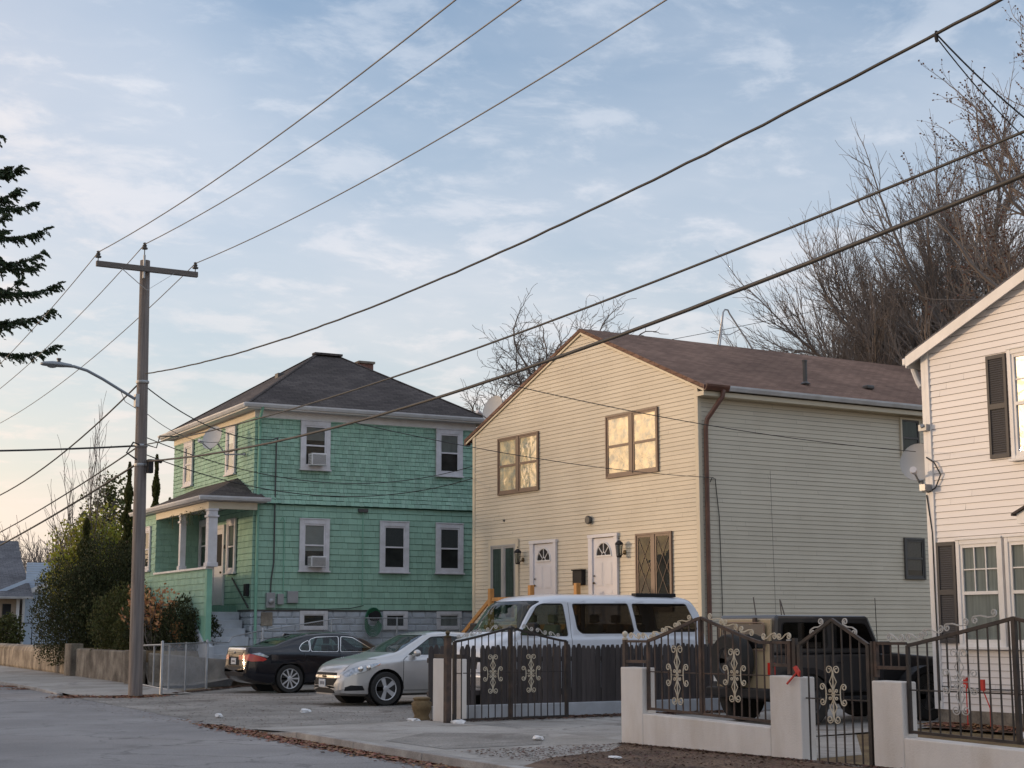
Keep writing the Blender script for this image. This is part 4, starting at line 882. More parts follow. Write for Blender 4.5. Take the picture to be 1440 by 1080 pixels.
def make_car(name, label, loc, rz, p):
    t = thing(name, label, p['cat'], loc, rz); bm = loft(p)
    body = p['paint']; r = p['r']; wa = p['arch']
    SL = lambda c, n: c.y > .3 and abs(n.x) < .96; SR = lambda c, n: c.y < -.3 and abs(n.x) < .96
    for ax_ in p['axles']:
        for pr in (SL, SR):
            for rr, nm in ((wa+.028, 'arch_lip'), ):
                pass
            fs = cut(bm, circle(ax_, r+.01, wa), (0, 2), lambda c, n, pr=pr: pr(c, n) and c.z < r+wa+.03)
            bmesh.ops.delete(bm, geom=fs, context='FACES')
        for s in (1, -1):
            MB().lathe([(wa-.005, s*(p['wmax']-.02)), (wa-.005, s*(p['wmax']-.36)), (.02, s*(p['wmax']-.36))], (ax_, 0, r+.01), 28, axis='y', caps=False).build('wheel_well', 'dark_int', t, smooth=False, fix=False)
    for nm, poly, gm in p['side_glass']:
        poly = rounded(poly, .05, 3)
        for pr in (SL, SR):
            up = lambda c, n, pr=pr: pr(c, n) and c.z > p['glassz']-.12
            fs = cut(bm, grow(poly, p.get('trimw', .018)), (0, 2), up); fset = set(fs)
            fi = cut(bm, poly, (0, 2), up)
            take(bm, fi, nm, gm, t, -.004)
            rest = cut(bm, grow(poly, p.get('trimw', .018)), (0, 2), up)
            take(bm, rest, 'window_trim', p.get('wtrim', 'black'), t, .001)
    for nm, poly, gm, sg in p['end_glass']:
        poly = rounded(poly, .06, 3)
        up = lambda c, n, sg=sg: n.z > .08 and n.x*sg > .1 and c.z > p['glassz']-.1
        fi = cut(bm, grow(poly, .02), (1, 2), up); fi = cut(bm, poly, (1, 2), up); take(bm, fi, nm, gm, t, -.003)
        take(bm, cut(bm, grow(poly, .02), (1, 2), up), 'window_trim', 'black', t, .001)
    for nm, poly, ax_, pred, m, off in p['patches']:
        fs = cut(bm, poly, ax_, pred)
        if fs: take(bm, fs, nm, m, t, off)
    mb = MB(); vi = {v: i for i, v in enumerate(bm.verts)}; mb.v = [tuple(v.co) for v in bm.verts]; mb.f = [tuple(vi[v] for v in f.verts) for f in bm.faces]; mb.m = [0]*len(mb.f)
    mb.build('body', body, t, smooth=True, sharp=38, fix=False)
    for ax_ in p['axles']:
        for s in (1, -1): make_wheel(t, ax_, s*(p['wmax']-.115), r, .22, p['spokes'], s, p.get('rimf', .69), p.get('fat', .6))
    bm.free()
    I = MB(); a, b = p['cab']; I.box(a, b, -p['wmax']+.12, p['wmax']-.12, .3, p['glassz']-.16); I.build('cabin_floor', 'dark_int', t)
    for i, x in enumerate(p['seats']):
        for y in (.38, -.38):
            s = MB(); zt_ = p['glassz']-.16; s.prism([(x, y-.24, zt_), (x-.12, y-.24, zt_+.30+p.get('seath', 0)), (x-.22, y-.24, zt_+.3+p.get('seath', 0)), (x-.2, y-.24, zt_)], (0, .48, 0)); s.box(x-.22, x-.12, y-.12, y+.12, zt_+.33+p.get('seath', 0), zt_+.49+p.get('seath', 0))
            s.build('seat', p['seatm'], t, bevel=.03)
    return t
def seam(poly2, w=.006):
    """thin convex strips along a polyline, for door gaps"""
    out = []
    for a, b in zip(poly2, poly2[1:]):
        a, b = Vector(a), Vector(b); d = (b-a).normalized(); n = Vector((-d.y, d.x))*w; out.append([tuple(a-n), tuple(b-n), tuple(b+n), tuple(a+n)])
    return out
side = lambda c, n: abs(c.y) > .3
L_ = lambda c, n: c.y > .3
R_ = lambda c, n: c.y < -.3
frontf = lambda c, n: n.x > .25 and c.x > 1.5
rearf = lambda c, n: n.x < -.25 and c.x < -1.5
# ---- silver sedan (nose towards the street)
sv = dict(cat='car', paint='silver_paint', x=(-2.43, 2.43), wmax=.925, r=.335, arch=.385, axles=(1.485, -1.25), spokes=5, rimf=.68, fat=1.15,
    top=[(-2.43, .62), (-2.41, .86), (-2.34, 1.0), (-2.15, 1.07), (-1.7, 1.12), (-1.0, 1.36), (-.35, 1.455), (.1, 1.465), (.45, 1.42), (.8, 1.26), (1.25, 1.045), (1.45, .995), (1.95, .90), (2.22, .80), (2.36, .70), (2.41, .62), (2.43, .52)],
    belt=[(-2.43, .55), (-2.3, .86), (-1.5, .98), (0, .955), (1.0, .93), (1.6, .88), (2.1, .74), (2.43, .46)],
    sill=[(-2.43, .34), (-2.2, .24), (-1.6, .2), (1.8, .19), (2.2, .20), (2.43, .22)],
    w=[(-2.43, .62), (-2.35, .76), (-2.1, .86), (-1.3, .922), (1.2, .925), (1.7, .90), (2.05, .84), (2.28, .73), (2.39, .60), (2.43, .50)], tumble=.42, glassz=1.0,
    side_glass=[('side_window', [(.98, 1.0), (.40, 1.335), (.05, 1.36), (.0, 1.0)], 'car_glass'), ('side_window', [(-.06, 1.0), (-.02, 1.36), (-.62, 1.32), (-.86, 1.02)], 'car_glass'), ('quarter_window', [(-.92, 1.03), (-.70, 1.30), (-1.25, 1.12), (-1.3, 1.06)], 'car_glass')],
    end_glass=[('windshield', [(-.70, 1.05), (-.56, 1.385), (.56, 1.385), (.70, 1.05)], 'car_glass', 1), ('rear_window', [(-.66, 1.13), (-.52, 1.37), (.52, 1.37), (.66, 1.13)], 'car_glass', -1)],
    cab=(-1.2, 1.15), seats=(.35, -.55), seatm='seat_grey', patches=[])
P_ = sv['patches']
for s, pr in ((1, lambda c, n: c.y > .3 and c.x > 1.4), (-1, lambda c, n: c.y < -.3 and c.x > 1.4)):
    P_.append(('headlight', [(2.36, .645), (2.28, .575), (1.95, .655), (1.66, .80), (1.60, .835), (1.72, .835), (2.1, .765)], (0, 2), pr, 'clear_lens', .006))
    P_.append(('indicator', [(1.84, .72), (1.62, .805), (1.60, .83), (1.70, .83)], (0, 2), pr, 'amber', .009))
    P_.append(('fog_recess', [(2.30, .30), (2.30, .37), (2.2, .41), (1.98, .40), (1.93, .31)], (0, 2), pr, 'black', -.01))
P_.append(('upper_grille', [(-.52, .60), (-.50, .655), (.50, .655), (.52, .60)], (1, 2), frontf, 'black', -.008))
P_.append(('grille_bar', [(-.60, .555), (-.60, .598), (.60, .598), (.60, .555)], (1, 2), frontf, 'chrome', .008))
P_.append(('lower_grille', [(-.46, .40), (-.55, .545), (.55, .545), (.46, .40)], (1, 2), frontf, 'black', -.008))
P_.append(('air_dam', [(-.50, .25), (-.48, .35), (.48, .35), (.50, .25)], (1, 2), frontf, 'black', -.008))
for q in seam([(1.12, .30), (1.10, .9), (1.0, .97)])+seam([(.02, .28), (-.02, .97)])+seam([(-.92, .55), (-.98, .97)])+seam([(1.1, .3), (-.75, .28)]): P_.append(('door_gap', q, (0, 2), side, 'black', -.004))
for q in seam([(-.86, 1.6), (-.62, 2.33)], .005)+seam([(.86, 1.6), (.62, 2.33)], .005): P_.append(('bonnet_gap', [(b, a) for a, b in q], (0, 1), lambda c, n: n.z > .5 and c.x > 1.4, 'black', -.003))
S = make_car('silver_sedan', 'silver sedan parked nose to the street, its rear half hidden by the white gate pillar', (15.26, 29.8, 0.004), pi, sv)
def mirror_(t, x, z, y, m='silver_paint', s=1):
    for sy in (1, -1):
        b = MB(); b.ball((x-.02, sy*(y+.13), z+.03), .1, 12, sc=(.75*s, 1.05*s, .72*s)); b.tube([(x+.02, sy*(y-.03), z-.03), (x, sy*(y+.08), z)], .03, 6); b.build('side_mirror', m, t, smooth=True)
mirror_(S, .86, 1.0, .86)
pl = MB().box(2.42, 2.44, -.26, .05, .36, .52).build('licence_plate', 'plate', S, bevel=.004)
ink = MB()
for i, y in enumerate((-.20, -.155, -.11, -.06, -.015)): ink.box(2.4405, 2.4415, y, y+.028, .41, .475); 
ink.build('plate_characters', 'plate_ink', pl)
MB().lathe([(.001, .0), (.035, .0), (.035, .01)], (2.437, 0, .578), 4, axis='x').box(2.437, 2.447, -.085, .085, .562, .594).build('badge', 'brass', S, bevel=.004)
for sy in (1, -1): MB().box(.1, .28, sy*.93-.012, sy*.93+.012, .84, .865).box(-.8, -.62, sy*.93-.012, sy*.93+.012, .86, .885).build('door_handle', 'silver_paint', S, bevel=.008)
hl = MB()
for sy in (1, -1):
    for x, y, z, rr in ((2.02, .855, .73, .055), (1.86, .885, .755, .05)): hl.ball((x, sy*(y+.0), z), rr, 12)
hl.build('headlight_projectors', 'chrome', S, smooth=True)
# ---- black sedan (tail towards the street)
bk = dict(cat='car', paint='black_paint', x=(-2.44, 2.44), wmax=.92, r=.34, arch=.39, axles=(1.48, -1.345), spokes=10, rimf=.70, fat=1.0, wtrim='chrome', trimw=.014,
    top=[(-2.44, .62), (-2.43, .95), (-2.38, 1.085), (-2.30, 1.115), (-2.05, 1.12), (-1.82, 1.13), (-1.2, 1.33), (-.7, 1.42), (-.2, 1.445), (.2, 1.43), (.6, 1.33), (1.2, 1.03), (1.4, .99), (2.0, .88), (2.3, .74), (2.40, .62), (2.44, .5)],
    belt=[(-2.44, .58), (-2.3, .98), (-1.4, 1.0), (0, .94), (1.0, .91), (1.6, .86), (2.1, .72), (2.44, .46)],
    sill=[(-2.44, .40), (-2.3, .30), (-1.8, .2), (1.8, .19), (2.2, .20), (2.44, .24)],
    w=[(-2.44, .66), (-2.38, .76), (-2.15, .85), (-1.3, .92), (1.2, .92), (1.7, .9), (2.05, .84), (2.28, .73), (2.39, .60), (2.44, .50)], tumble=.42, glassz=.98,
    side_glass=[('side_window', [(.92, .97), (.36, 1.30), (.05, 1.335), (-.02, .97)], 'car_glass'), ('side_window', [(-.09, .97), (-.03, 1.335), (-.62, 1.315), (-.80, 1.26), (-.80, .985)], 'car_glass'), ('quarter_window', [(-.84, .99), (-.84, 1.25), (-1.02, 1.16), (-1.10, 1.06), (-1.06, 1.0)], 'car_glass')],
    end_glass=[('windshield', [(-.70, 1.05), (-.56, 1.37), (.56, 1.37), (.70, 1.05)], 'car_glass', 1), ('rear_window', [(-.66, 1.145), (-.52, 1.38), (.52, 1.38), (.66, 1.145)], 'car_glass', -1)],
    cab=(-1.1, 1.1), seats=(.3, -.55), seatm='seat_grey', patches=[])
P_ = bk['patches']
for s in (1, -1):
    pr = (lambda c, n: c.y > .3 and c.x < -1.6) if s > 0 else (lambda c, n: c.y < -.3 and c.x < -1.6)
    P_.append(('tail_light', [(-2.45, .80), (-2.45, .90), (-2.30, .93), (-1.98, .84), (-1.93, .80), (-2.02, .76), (-2.3, .755)], (0, 2), pr, 'red_lens', .01))
    P_.append(('tail_light_trim', [(-2.3, .935), (-2.1, .96), (-1.88, .87), (-1.93, .84), (-2.1, .885)], (0, 2), pr, 'clear_lens', .008))
P_.append(('boot_recess', [(-.36, .66), (-.40, .86), (.40, .86), (.36, .66)], (1, 2), rearf, 'dark_int', -.006))
P_.append(('rear_diffuser', [(-.62, .40), (-.66, .50), (.66, .50), (.62, .40)], (1, 2), rearf, 'dark_int', -.006))
P_.append(('boot_lip', [(-.62, 1.03), (-.60, 1.07), (.60, 1.07), (.62, 1.03)], (1, 2), rearf, 'chrome', .004))
for q in seam([(1.08, .30), (1.06, .88), (.95, .95)])+seam([(-.02, .28), (-.05, .95)])+seam([(-.90, .60), (-1.0, .97)])+seam([(1.08, .3), (-.8, .28)]): P_.append(('door_gap', q, (0, 2), side, 'dark_int', -.004))
K = make_car('black_sedan', 'black sedan parked tail to the street in front of the green house', (15.92, 36.82, 0.004), 0, bk)
mirror_(K, .82, .97, .85, 'black_paint')
pl = MB().box(-2.455, -2.44, -.16, .16, .68, .83).build('licence_plate', 'plate', K, bevel=.004)
MB().box(-2.457, -2.4555, -.11, .11, .74, .77).build('plate_characters', 'plate_ink', pl)
MB().lathe([(.03, 0), (.03, .012)], (-2.45, 0, .96), 14, axis='x').build('badge', 'chrome', K)
for sy in (1, -1): MB().box(.02, .2, sy*.925-.012, sy*.925+.012, .84, .865).box(-.85, -.67, sy*.925-.012, sy*.925+.012, .87, .895).build('door_handle', 'black_paint', K, bevel=.008)
MB().prism([(-1.0, -.03, 1.395), (-1.16, -.03, 1.42), (-1.2, -.03, 1.35)], (0, .06, 0)).build('roof_antenna', 'black_paint', K, bevel=.008)
# ---- white van
vn_ = dict(cat='van', paint='van_paint', x=(-2.9, 2.12), wmax=1.0, r=.37, arch=.43, axles=(1.36, -1.75), spokes=8, rimf=.58, crown=.13,
    top=[(-2.9, .9), (-2.89, 1.30), (-2.84, 1.55), (-2.70, 1.98), (-2.58, 2.10), (-2.4, 2.145), (-1.5, 2.17), (.3, 2.165), (.85, 2.12), (1.1, 2.03), (1.28, 1.80), (1.55, 1.42), (1.66, 1.385), (1.85, 1.31), (2.0, 1.20), (2.08, 1.08), (2.12, .85)],
    belt=[(-2.9, .8), (-2.8, 1.30), (-2, 1.36), (1.2, 1.34), (1.6, 1.27), (1.85, 1.18), (2.06, .98), (2.12, .75)],
    sill=[(-2.9, .45), (-2.6, .35), (1.9, .35), (2.12, .42)],
    w=[(-2.9, .90), (-2.8, .965), (-2.4, 1.0), (1.1, 1.0), (1.6, .98), (1.9, .93), (2.06, .84), (2.12, .72)], tumble=.2, glassz=1.40,
    side_glass=[('side_window', [(1.42, 1.40), (1.00, 1.92), (.88, 1.96), (.45, 1.97), (.40, 1.38)], 'car_glass'), ('side_window', [(.22, 1.97), (-1.02, 1.98), (-1.10, 1.45), (-1.0, 1.42), (.06, 1.42), (.16, 1.5)], 'van_glass'), ('side_window', [(-1.14, 1.98), (-2.40, 1.98), (-2.62, 1.50), (-2.55, 1.45), (-1.26, 1.44), (-1.2, 1.5)], 'van_glass')],
    end_glass=[('windshield', [(-.86, 1.46), (-.78, 2.02), (.78, 2.02), (.86, 1.46)], 'car_glass', 1), ('rear_window', [(-.75, 1.5), (-.7, 1.95), (.7, 1.95), (.75, 1.5)], 'van_glass', -1)],
    cab=(-2.4, 1.4), seats=(.55, -.4, -1.4), seatm='seat_tan', seath=.05, patches=[])
P_ = vn_['patches']
for q in seam([(1.5, .85), (1.5, 1.3)])+seam([(.32, .42), (.32, 2.0)])+seam([(-1.12, .45), (-1.18, 1.35)]): P_.append(('door_gap', q, (0, 2), side, 'ac_grille', -.004))
for s in (1, -1):
    pr = (lambda c, n: c.y > .3 and c.x > 1.7) if s > 0 else (lambda c, n: c.y < -.3 and c.x > 1.7)
    P_.append(('headlight', [(2.1, .80), (2.1, .98), (1.9, 1.02), (1.85, .80)], (0, 2), pr, 'clear_lens', .006))
P_.append(('grille', [(-.55, .78), (-.58, 1.0), (.58, 1.0), (.55, .78)], (1, 2), frontf, 'black', -.006))
V = make_car('white_van', 'long white passenger van parked behind the dark stockade fence', (16.2, 26.25, 0.004), pi, vn_)
for sy in (1, -1): MB().box(1.22, 1.30, sy*1.12-.13, sy*1.12+.13, 1.38, 1.62).build('side_mirror', 'black', V, bevel=.03)
MB().box(-2.25, -1.3, .58, .74, 2.12, 2.19).build('roof_rack', 'black', V, bevel=.008)
MB().tube([(1.6, .6, 1.46), (1.44, .1, 1.60)], .01, 5).build('wiper', 'black', V)
MB().box(2.09, 2.2, -.92, .92, .45, .68).build('bumper', 'chrome', V, bevel=.04)
MB().lathe([(.17, 0), (.18, .02), (.165, .03)], (1.06, 0, 1.4), 20, axis='x').build('steering_wheel', 'black', V)

# ---- boxy charcoal off-roader in the white house's drive
J = thing('off_road_car', 'boxy charcoal off-road car with spare wheel on its sunset-tinted rear door, behind the railings', 'car', (16.0, 20.35, 0), 0)
# local: x away from the street (front at +x), rear face at x=0
def bxy(name, m, pts, y0, y1, bevel=.03, parent=J, **k): return MB().prism([(x, y0, z) for x, z in pts], (0, y1-y0, 0)).build(name, m, parent, bevel=bevel, **k)
bxy('body', 'jeep_paint', [(.05, .48), (.05, 1.10), (2.35, 1.10), (2.35, .98), (2.3, .5)], -.76, .76)
bxy('hardtop', 'jeep_paint', [(.06, 1.102), (.10, 1.68), (.16, 1.72), (2.0, 1.71), (2.05, 1.68), (2.34, 1.102)], -.74, .74, bevel=.05)
bxy('bonnet', 'jeep_paint', [(2.352, .62), (2.352, 1.10), (2.6, 1.12), (3.85, 1.02), (3.92, .95), (3.92, .62)], -.60, .60, bevel=.05)
bxy('grille', 'black', [(3.92, .64), (3.92, .93), (3.95, .92), (3.95, .65)], -.45, .45, bevel=.01)
for s in (-1, 1):
    y0, y1 = (s*.745, s*.742+s*.012)
    for nm, pts in (('side_window', [(.22, 1.2), (.24, 1.6), (1.12, 1.6), (1.14, 1.2)]), ('side_window', [(1.26, 1.2), (1.26, 1.6), (1.95, 1.58), (2.16, 1.2)])):
        MB().prism([(x, y0, z) for x, z in rounded(pts, .07)], (0, s*.006, 0)).build(nm, 'jeep_glass', J)
        MB().prism([(x, s*.7405, z) for x, z in rounded(grow(pts, .03), .08)], (0, s*.004, 0)).build('window_trim', 'black', J)
    for cx in (.62, 3.15):
        fl = MB(); pr0 = [(cx+.56*cos(t), .40+.50*sin(t)) for t in [pi*.02+pi*.96*i/14 for i in range(15)]]; pr1 = [(cx+.46*cos(t), .38+.42*sin(t)) for t in [pi*.02+pi*.96*i/14 for i in range(15)]][::-1]
        for i in range(14):
            a, b, c, d = pr0[i], pr0[i+1], pr1[13-i], pr1[14-i]
            fl.prism([(a[0], s*.72, a[1]), (b[0], s*.72, b[1]), (c[0], s*.72, c[1]), (d[0], s*.72, d[1])], (0, s*.22, 0))
        fl.build('wheel_flare', 'black', J)
        make_wheel(J, cx, s*.80, .40, .26, 5, s, .56)
    MB().box(1.1, 2.0, s*.84-.05, s*.84+.05, .38, .44).build('side_step', 'black', J, bevel=.02)
    MB().box(2.15, 2.35, s*.86-.07, s*.86+.07, 1.1, 1.3).build('side_mirror', 'black', J, bevel=.03)
    MB().box(-.01, .06, s*.70-.06, s*.70+.06, .78, .98).build('tail_light', 'red_lens', J, bevel=.01)
    MB().box(1.32, 1.45, s*.765-.012, s*.765+.012, .95, .98).build('door_handle', 'black', J, bevel=.008)
for x in (1.18, 2.22): MB().box(x-.006, x+.006, -.764, .764, .52, 1.08).build('door_gap', 'black', J)
rd = bxy('rear_door', 'jeep_sunset_tone', [(.0, .56), (.035, 1.10), (.07, 1.66), (.12, 1.66), (.09, 1.1), (.05, .56)], -.66, .68, bevel=.02)
MB().prism([(.018+.0, y, z) for y, z in rounded([(-.56, 1.20), (-.56, 1.58), (.56, 1.58), (.56, 1.20)], .08)], (.004, 0, 0)).build('rear_window', 'pane_bright', rd)
rw_ = bpy.data.objects['rear_window'] if False else None
MB().tube([(-.0, y, z) for y, z in rounded([(-.58, 1.17), (-.58, 1.60), (.58, 1.60), (.58, 1.17), (-.58, 1.17)], .08)], .012, 6).build('window_seal', 'brown_trim', rd)
MB().tube([(-.02, .5, 1.2), (-.04, .1, 1.5)], .012, 6).build('wiper', 'black', rd)
MB().box(-.0, .05, -.36, -.28, 1.58, 1.68).build('brake_light', 'rust_iron', rd, bevel=.01)
sw = make_wheel(J, -.16, .10, .42, .27, 5, 1, .5)
for o_ in list(J.children_recursive):
    if o_.name.startswith('rim') : o_.data.materials[0] = M['dark_alloy']; sw.location = (-.16, .05, 1.0); sw.rotation_euler = (0, 0, pi/2); sw.name = 'spare_wheel'
bxy('rear_bumper', 'black', [(-.16, .42), (-.16, .58), (.05, .58), (.05, .42)], -.78, .78)
bxy('front_bumper', 'black', [(3.95, .42), (3.95, .58), (4.1, .58), (4.1, .42)], -.78, .78)
MB().box(-.03, -.015, .42, .72, .66, .82).build('licence_plate', 'plate', J, bevel=.004)
MB().tube([(.6, -.3, .35), (3.2, -.3, .35)], .06, 8).tube([(.62, -.7, .4), (.62, .7, .4)], .07, 8).tube([(3.15, -.7, .4), (3.15, .7, .4)], .07, 8).box(.3, 3.7, -.45, .45, .42, .6).build('axle', 'black', J)
MB().tube([(2.3, -.65, 1.1), (2.25, -.68, 2.0)], .006, 5).build('antenna', 'black', J)
# ================================================================== UTILITY POLE, LAMP, WIRES
U = thing('utility_pole', 'tall weathered wooden utility pole with a crossarm at the edge of the lot', 'utility pole', (10.81, 35.9, 0))
tl = Vector((-.11, .05, 10.17))
MB().tube([tl*t+Vector((0, 0, -.1 if t == 0 else 0)) for t in (0, .15, .4, .7, 1)], [.16, .155, .145, .13, .115], 20).build('pole', 'pole_wood', U, smooth=True)
MB().box(-1.32, 1.12, -.20, -.10, 9.86, 9.99).build('crossarm', 'arm_wood', U, bevel=.01)
MB().bar((-.75, -.19, 9.88), (-.1, -.13, 9.42), .03, .008).bar((.53, -.19, 9.88), (-.1, -.13, 9.42), .03, .008).build('arm_brace', 'galv', U)
ins = []
for x, z in ((-1.28, 9.99), (-.19, 10.32), (1.06, 9.99)):
    i_ = MB().lathe([(.012, -.14), (.012, .02), (.07, .02), (.075, .05), (.04, .07), (.055, .11), (.03, .13), (.045, .16), (.02, .18)], (x, -.15, z+.06), 12).build('insulator', 'dark_trim', U, smooth=True, sharp=40)
MB().box(-.21, -.165, -.17, -.12, 9.7, 10.26).build('pole_top_pin', 'galv', U)
for z in (7.25, 5.75, 5.3): MB().lathe([(.15, -.03), (.155, 0), (.15, .03)], (-.11*z/10, .02, z), 18).build('pole_band', 'galv', U)
MB().box(.04, .17, -.25, -.11, 5.1, 5.42).tube([(.1, -.2, 5.4), (.35, -.25, 5.38)], .03, 8).ball((.33, -.25, 5.38), .05).build('cable_clamp', 'black', U, bevel=.01)
MB().tube([(-.2, -.14, 5.4), (-.45, -.16, 5.55), (-.3, -.16, 5.8), (-.15, -.14, 5.75)], .02, 6).tube([(.05, -.15, 5.75), (.25, -.16, 5.7), (.32, -.16, 5.98), (.8, -.1, 6.0)], .015, 6).build('cable_loop', 'cable', U, smooth=True)
SL_ = thing('street_lamp', 'grey cobra-head street lamp on a curved arm bracketed to the utility pole', 'street lamp', (10.72, 35.92, 0))
MB().tube([(-.12, 0, 6.82), (-.5, 0, 7.02), (-.93, 0, 7.25), (-1.3, 0, 7.42), (-1.6, 0, 7.49), (-1.8, 0, 7.49)], .035, 8).build('arm', 'lamp_grey', SL_, smooth=True)
h = MB(); prof = [(-1.66, .05, .05), (-1.75, .07, .06), (-1.9, .12, .08), (-2.1, .15, .085), (-2.3, .12, .06), (-2.36, .04, .03)]
vs = []; n = 14
for x, w, hh in prof:
    for j in range(n): t = 2*pi*j/n; vs.append((x, w*cos(t), 7.49+(hh*sin(t) if sin(t) > 0 else hh*.55*sin(t))))
h.add(vs, [(i*n+j, i*n+(j+1) % n, (i+1)*n+(j+1) % n, (i+1)*n+j) for i in range(5) for j in range(n)]+[tuple(range(n)), tuple(range(5*n, 6*n))])
h.build('lamp_head', 'lamp_grey', SL_, smooth=True, sharp=60)
MB().lathe([(.04, 0), (.04, .05), (.055, .06), (.055, .09)], (-1.95, 0, 7.56), 10).build('photocell', 'dark_trim', SL_)
MB().ball((-2.1, 0, 7.46), .1, 12, sc=(1.2, 1, .45)).build('lens', 'lamp_grey', SL_, smooth=True)
MB().box(-.16, -.06, -.08, .08, 6.65, 6.95).build('bracket', 'galv', SL_)
MB().tube([(-.5, 0, 7.0), (-.4, -.05, 6.75), (-.15, -.1, 6.6)], .008, 5).build('feed_wire', 'cable', SL_)

def wire(label, p, q, sag, r, m='cable', n=28, group='overhead wires on the utility pole', wob=0):
    p, q = Vector(p), Vector(q); rr = random.Random(int(p.z*100)); pts = []
    for i in range(n+1):
        t = i/n; v = p.lerp(q, t); v.z -= 4*sag*t*(1-t)
        if wob and 0 < i < n: v += Vector((rr.uniform(-wob, wob), 0, rr.uniform(-wob, wob)))
        pts.append(v)
    o = MB().tube(pts, r, 6).build('overhead_wire', m, None, smooth=True, sharp=0); return tag(o, label, 'wire', group)
ox, oy = 10.81, 35.75
for dx, z, w_ in ((-1.28, 10.2, 'left end of the crossarm'), (-.19, 10.52, 'pin on top of the pole'), (1.06, 10.2, 'right end of the crossarm')):
    wire('power wire rising right from the '+w_, (ox+dx, oy, z), (ox+dx-1.64, oy-41, z+.02), .92, .011, 'wire')
    wire('power wire running down left from the '+w_, (ox+dx, oy, z), (ox+dx+1.7, oy+42, z), .9, .011, 'wire')
wire('twisted black cable from the pole to the top right corner of the picture', (10.75, oy, 7.43), (9.2, -5, 7.87), 1.19, .015, 'cable', 120, wob=.005)
wire('brown telephone cable crossing in front of both houses, upper of the two lower cables', (10.78, oy, 5.76), (9.1, -5, 6.25), .726, .0135, 'cable_grey')
wire('thick black bundled cable, lowest of the long cables crossing both houses', (10.85, oy, 5.38), (9.1, -5, 6.36), 1.05, .022, 'cable_grey', 60, wob=.003)
wire('black cable dropping left behind the street lamp', (10.65, 36, 7.2), (12.4, 78, 7.4), 1.37, .02)
wire('dark cable crossing the street to the left from the pole', (10.7, 35.95, 5.75), (-12, 38, 6.6), .8, .024, 'cable_grey')
wire('lowest dark cable running down left in front of the yard trees', (10.72, 36, 5.35), (12.3, 74, 3.6), .25, .026)
wire('slim dark cable running down left just above the lowest one', (10.72, 36, 5.75), (12.3, 74, 4.3), .35, .018)
g2 = 'service wires running from the street cables to the houses'
wire('service wire sagging from the pole to the mast on the green house corner', (10.8, 35.9, 7.15), (16.5, 42.3, 6.9), .35, .014, group=g2)
wire('thin wire from the pole to the satellite dish on the green house', (10.8, 35.9, 6.55), (15.6, 43.5, 6.95), .3, .008, group=g2)
wire('black wire sagging across the upper wall of the green house', (10.85, 35.9, 5.95), (20.9, 38.4, 6.0), .75, .011, group=g2)
wire('black wire sagging across the middle of the green house', (10.85, 35.9, 5.55), (21.0, 38.3, 5.7), .75, .012, group=g2)
wire('thin wire running from the bundled cable across the cream house to its right corner', (10.42, 23.1, 4.8), (21.45, 28.15, 4.85), .15, .007, group=g2)
wire('thin wire running from the bundled cable past the cream house to the white house corner', (10.2, 18.0, 4.75), (18.1, 18.45, 4.3), .12, .006, group=g2)
wire('far wire passing behind the gable of the cream house', (29.6, 43, 10.9), (46, 34, 15.3), .25, .010, 'cable_grey', group=g2)
wire('paired service wire hanging from the twisted cable at the top right', (9.75, 9.47, 6.61), (14.5, 10.3, 5.9), .35, .008, group=g2)
wire('loose service wire hanging beside the paired wire at the top right', (9.76, 9.5, 6.61), (14.5, 10.5, 5.75), .45, .006, group=g2)
MB().lathe([(.012, -.05), (.02, 0), (.012, .05)], (9.75, 9.48, 6.60), 8).build('wire_clamp', 'black'); tag(bpy.data.objects['wire_clamp'], 'black clamp joining the service wires to the twisted cable at top right', 'clamp')

# ================================================================== STUCCO WALL AND IRON
WF = thing('front_wall', 'cream-white stucco boundary wall with stepped pillars beside the pavement', 'wall', (11.3, 16.84, 0), R(4.5))
T = .22
def wallseg(y0, y1, z0, z1, name):
    MB().add([(0, y0, -.1), (T, y0, -.1), (T, y1, -.1), (0, y1, -.1), (0, y0, z0), (T, y0, z0), (T, y1, z1), (0, y1, z1)], [(0, 3, 2, 1), (4, 5, 6, 7), (0, 1, 5, 4), (1, 2, 6, 5), (2, 3, 7, 6), (3, 0, 4, 7)]).build(name, 'stucco', WF, bevel=.012)
wallseg(0, -.43, 1.03, 1.025, 'pillar'); wallseg(-.432, -2.688, .47, .41, 'low_wall'); wallseg(-2.69, -3.18, .985, .975, 'pillar')
wallseg(-4.22, -4.63, .965, .96, 'pillar'); wallseg(-4.632, -9.5, .40, .27, 'low_wall')
GP = thing('gate_pillar', 'short white stucco gate pillar left of the open iron gate', 'pillar', (11.83, 23.07, 0), R(6))
MB().box(0, .10, -.83, 0, -.1, 1.04).build('pillar_block', 'stucco', GP, bevel=.012)
MB().box(.02, .08, -.80, .0, 1.05, 1.11).build('iron_cap_rail', 'iron', GP)

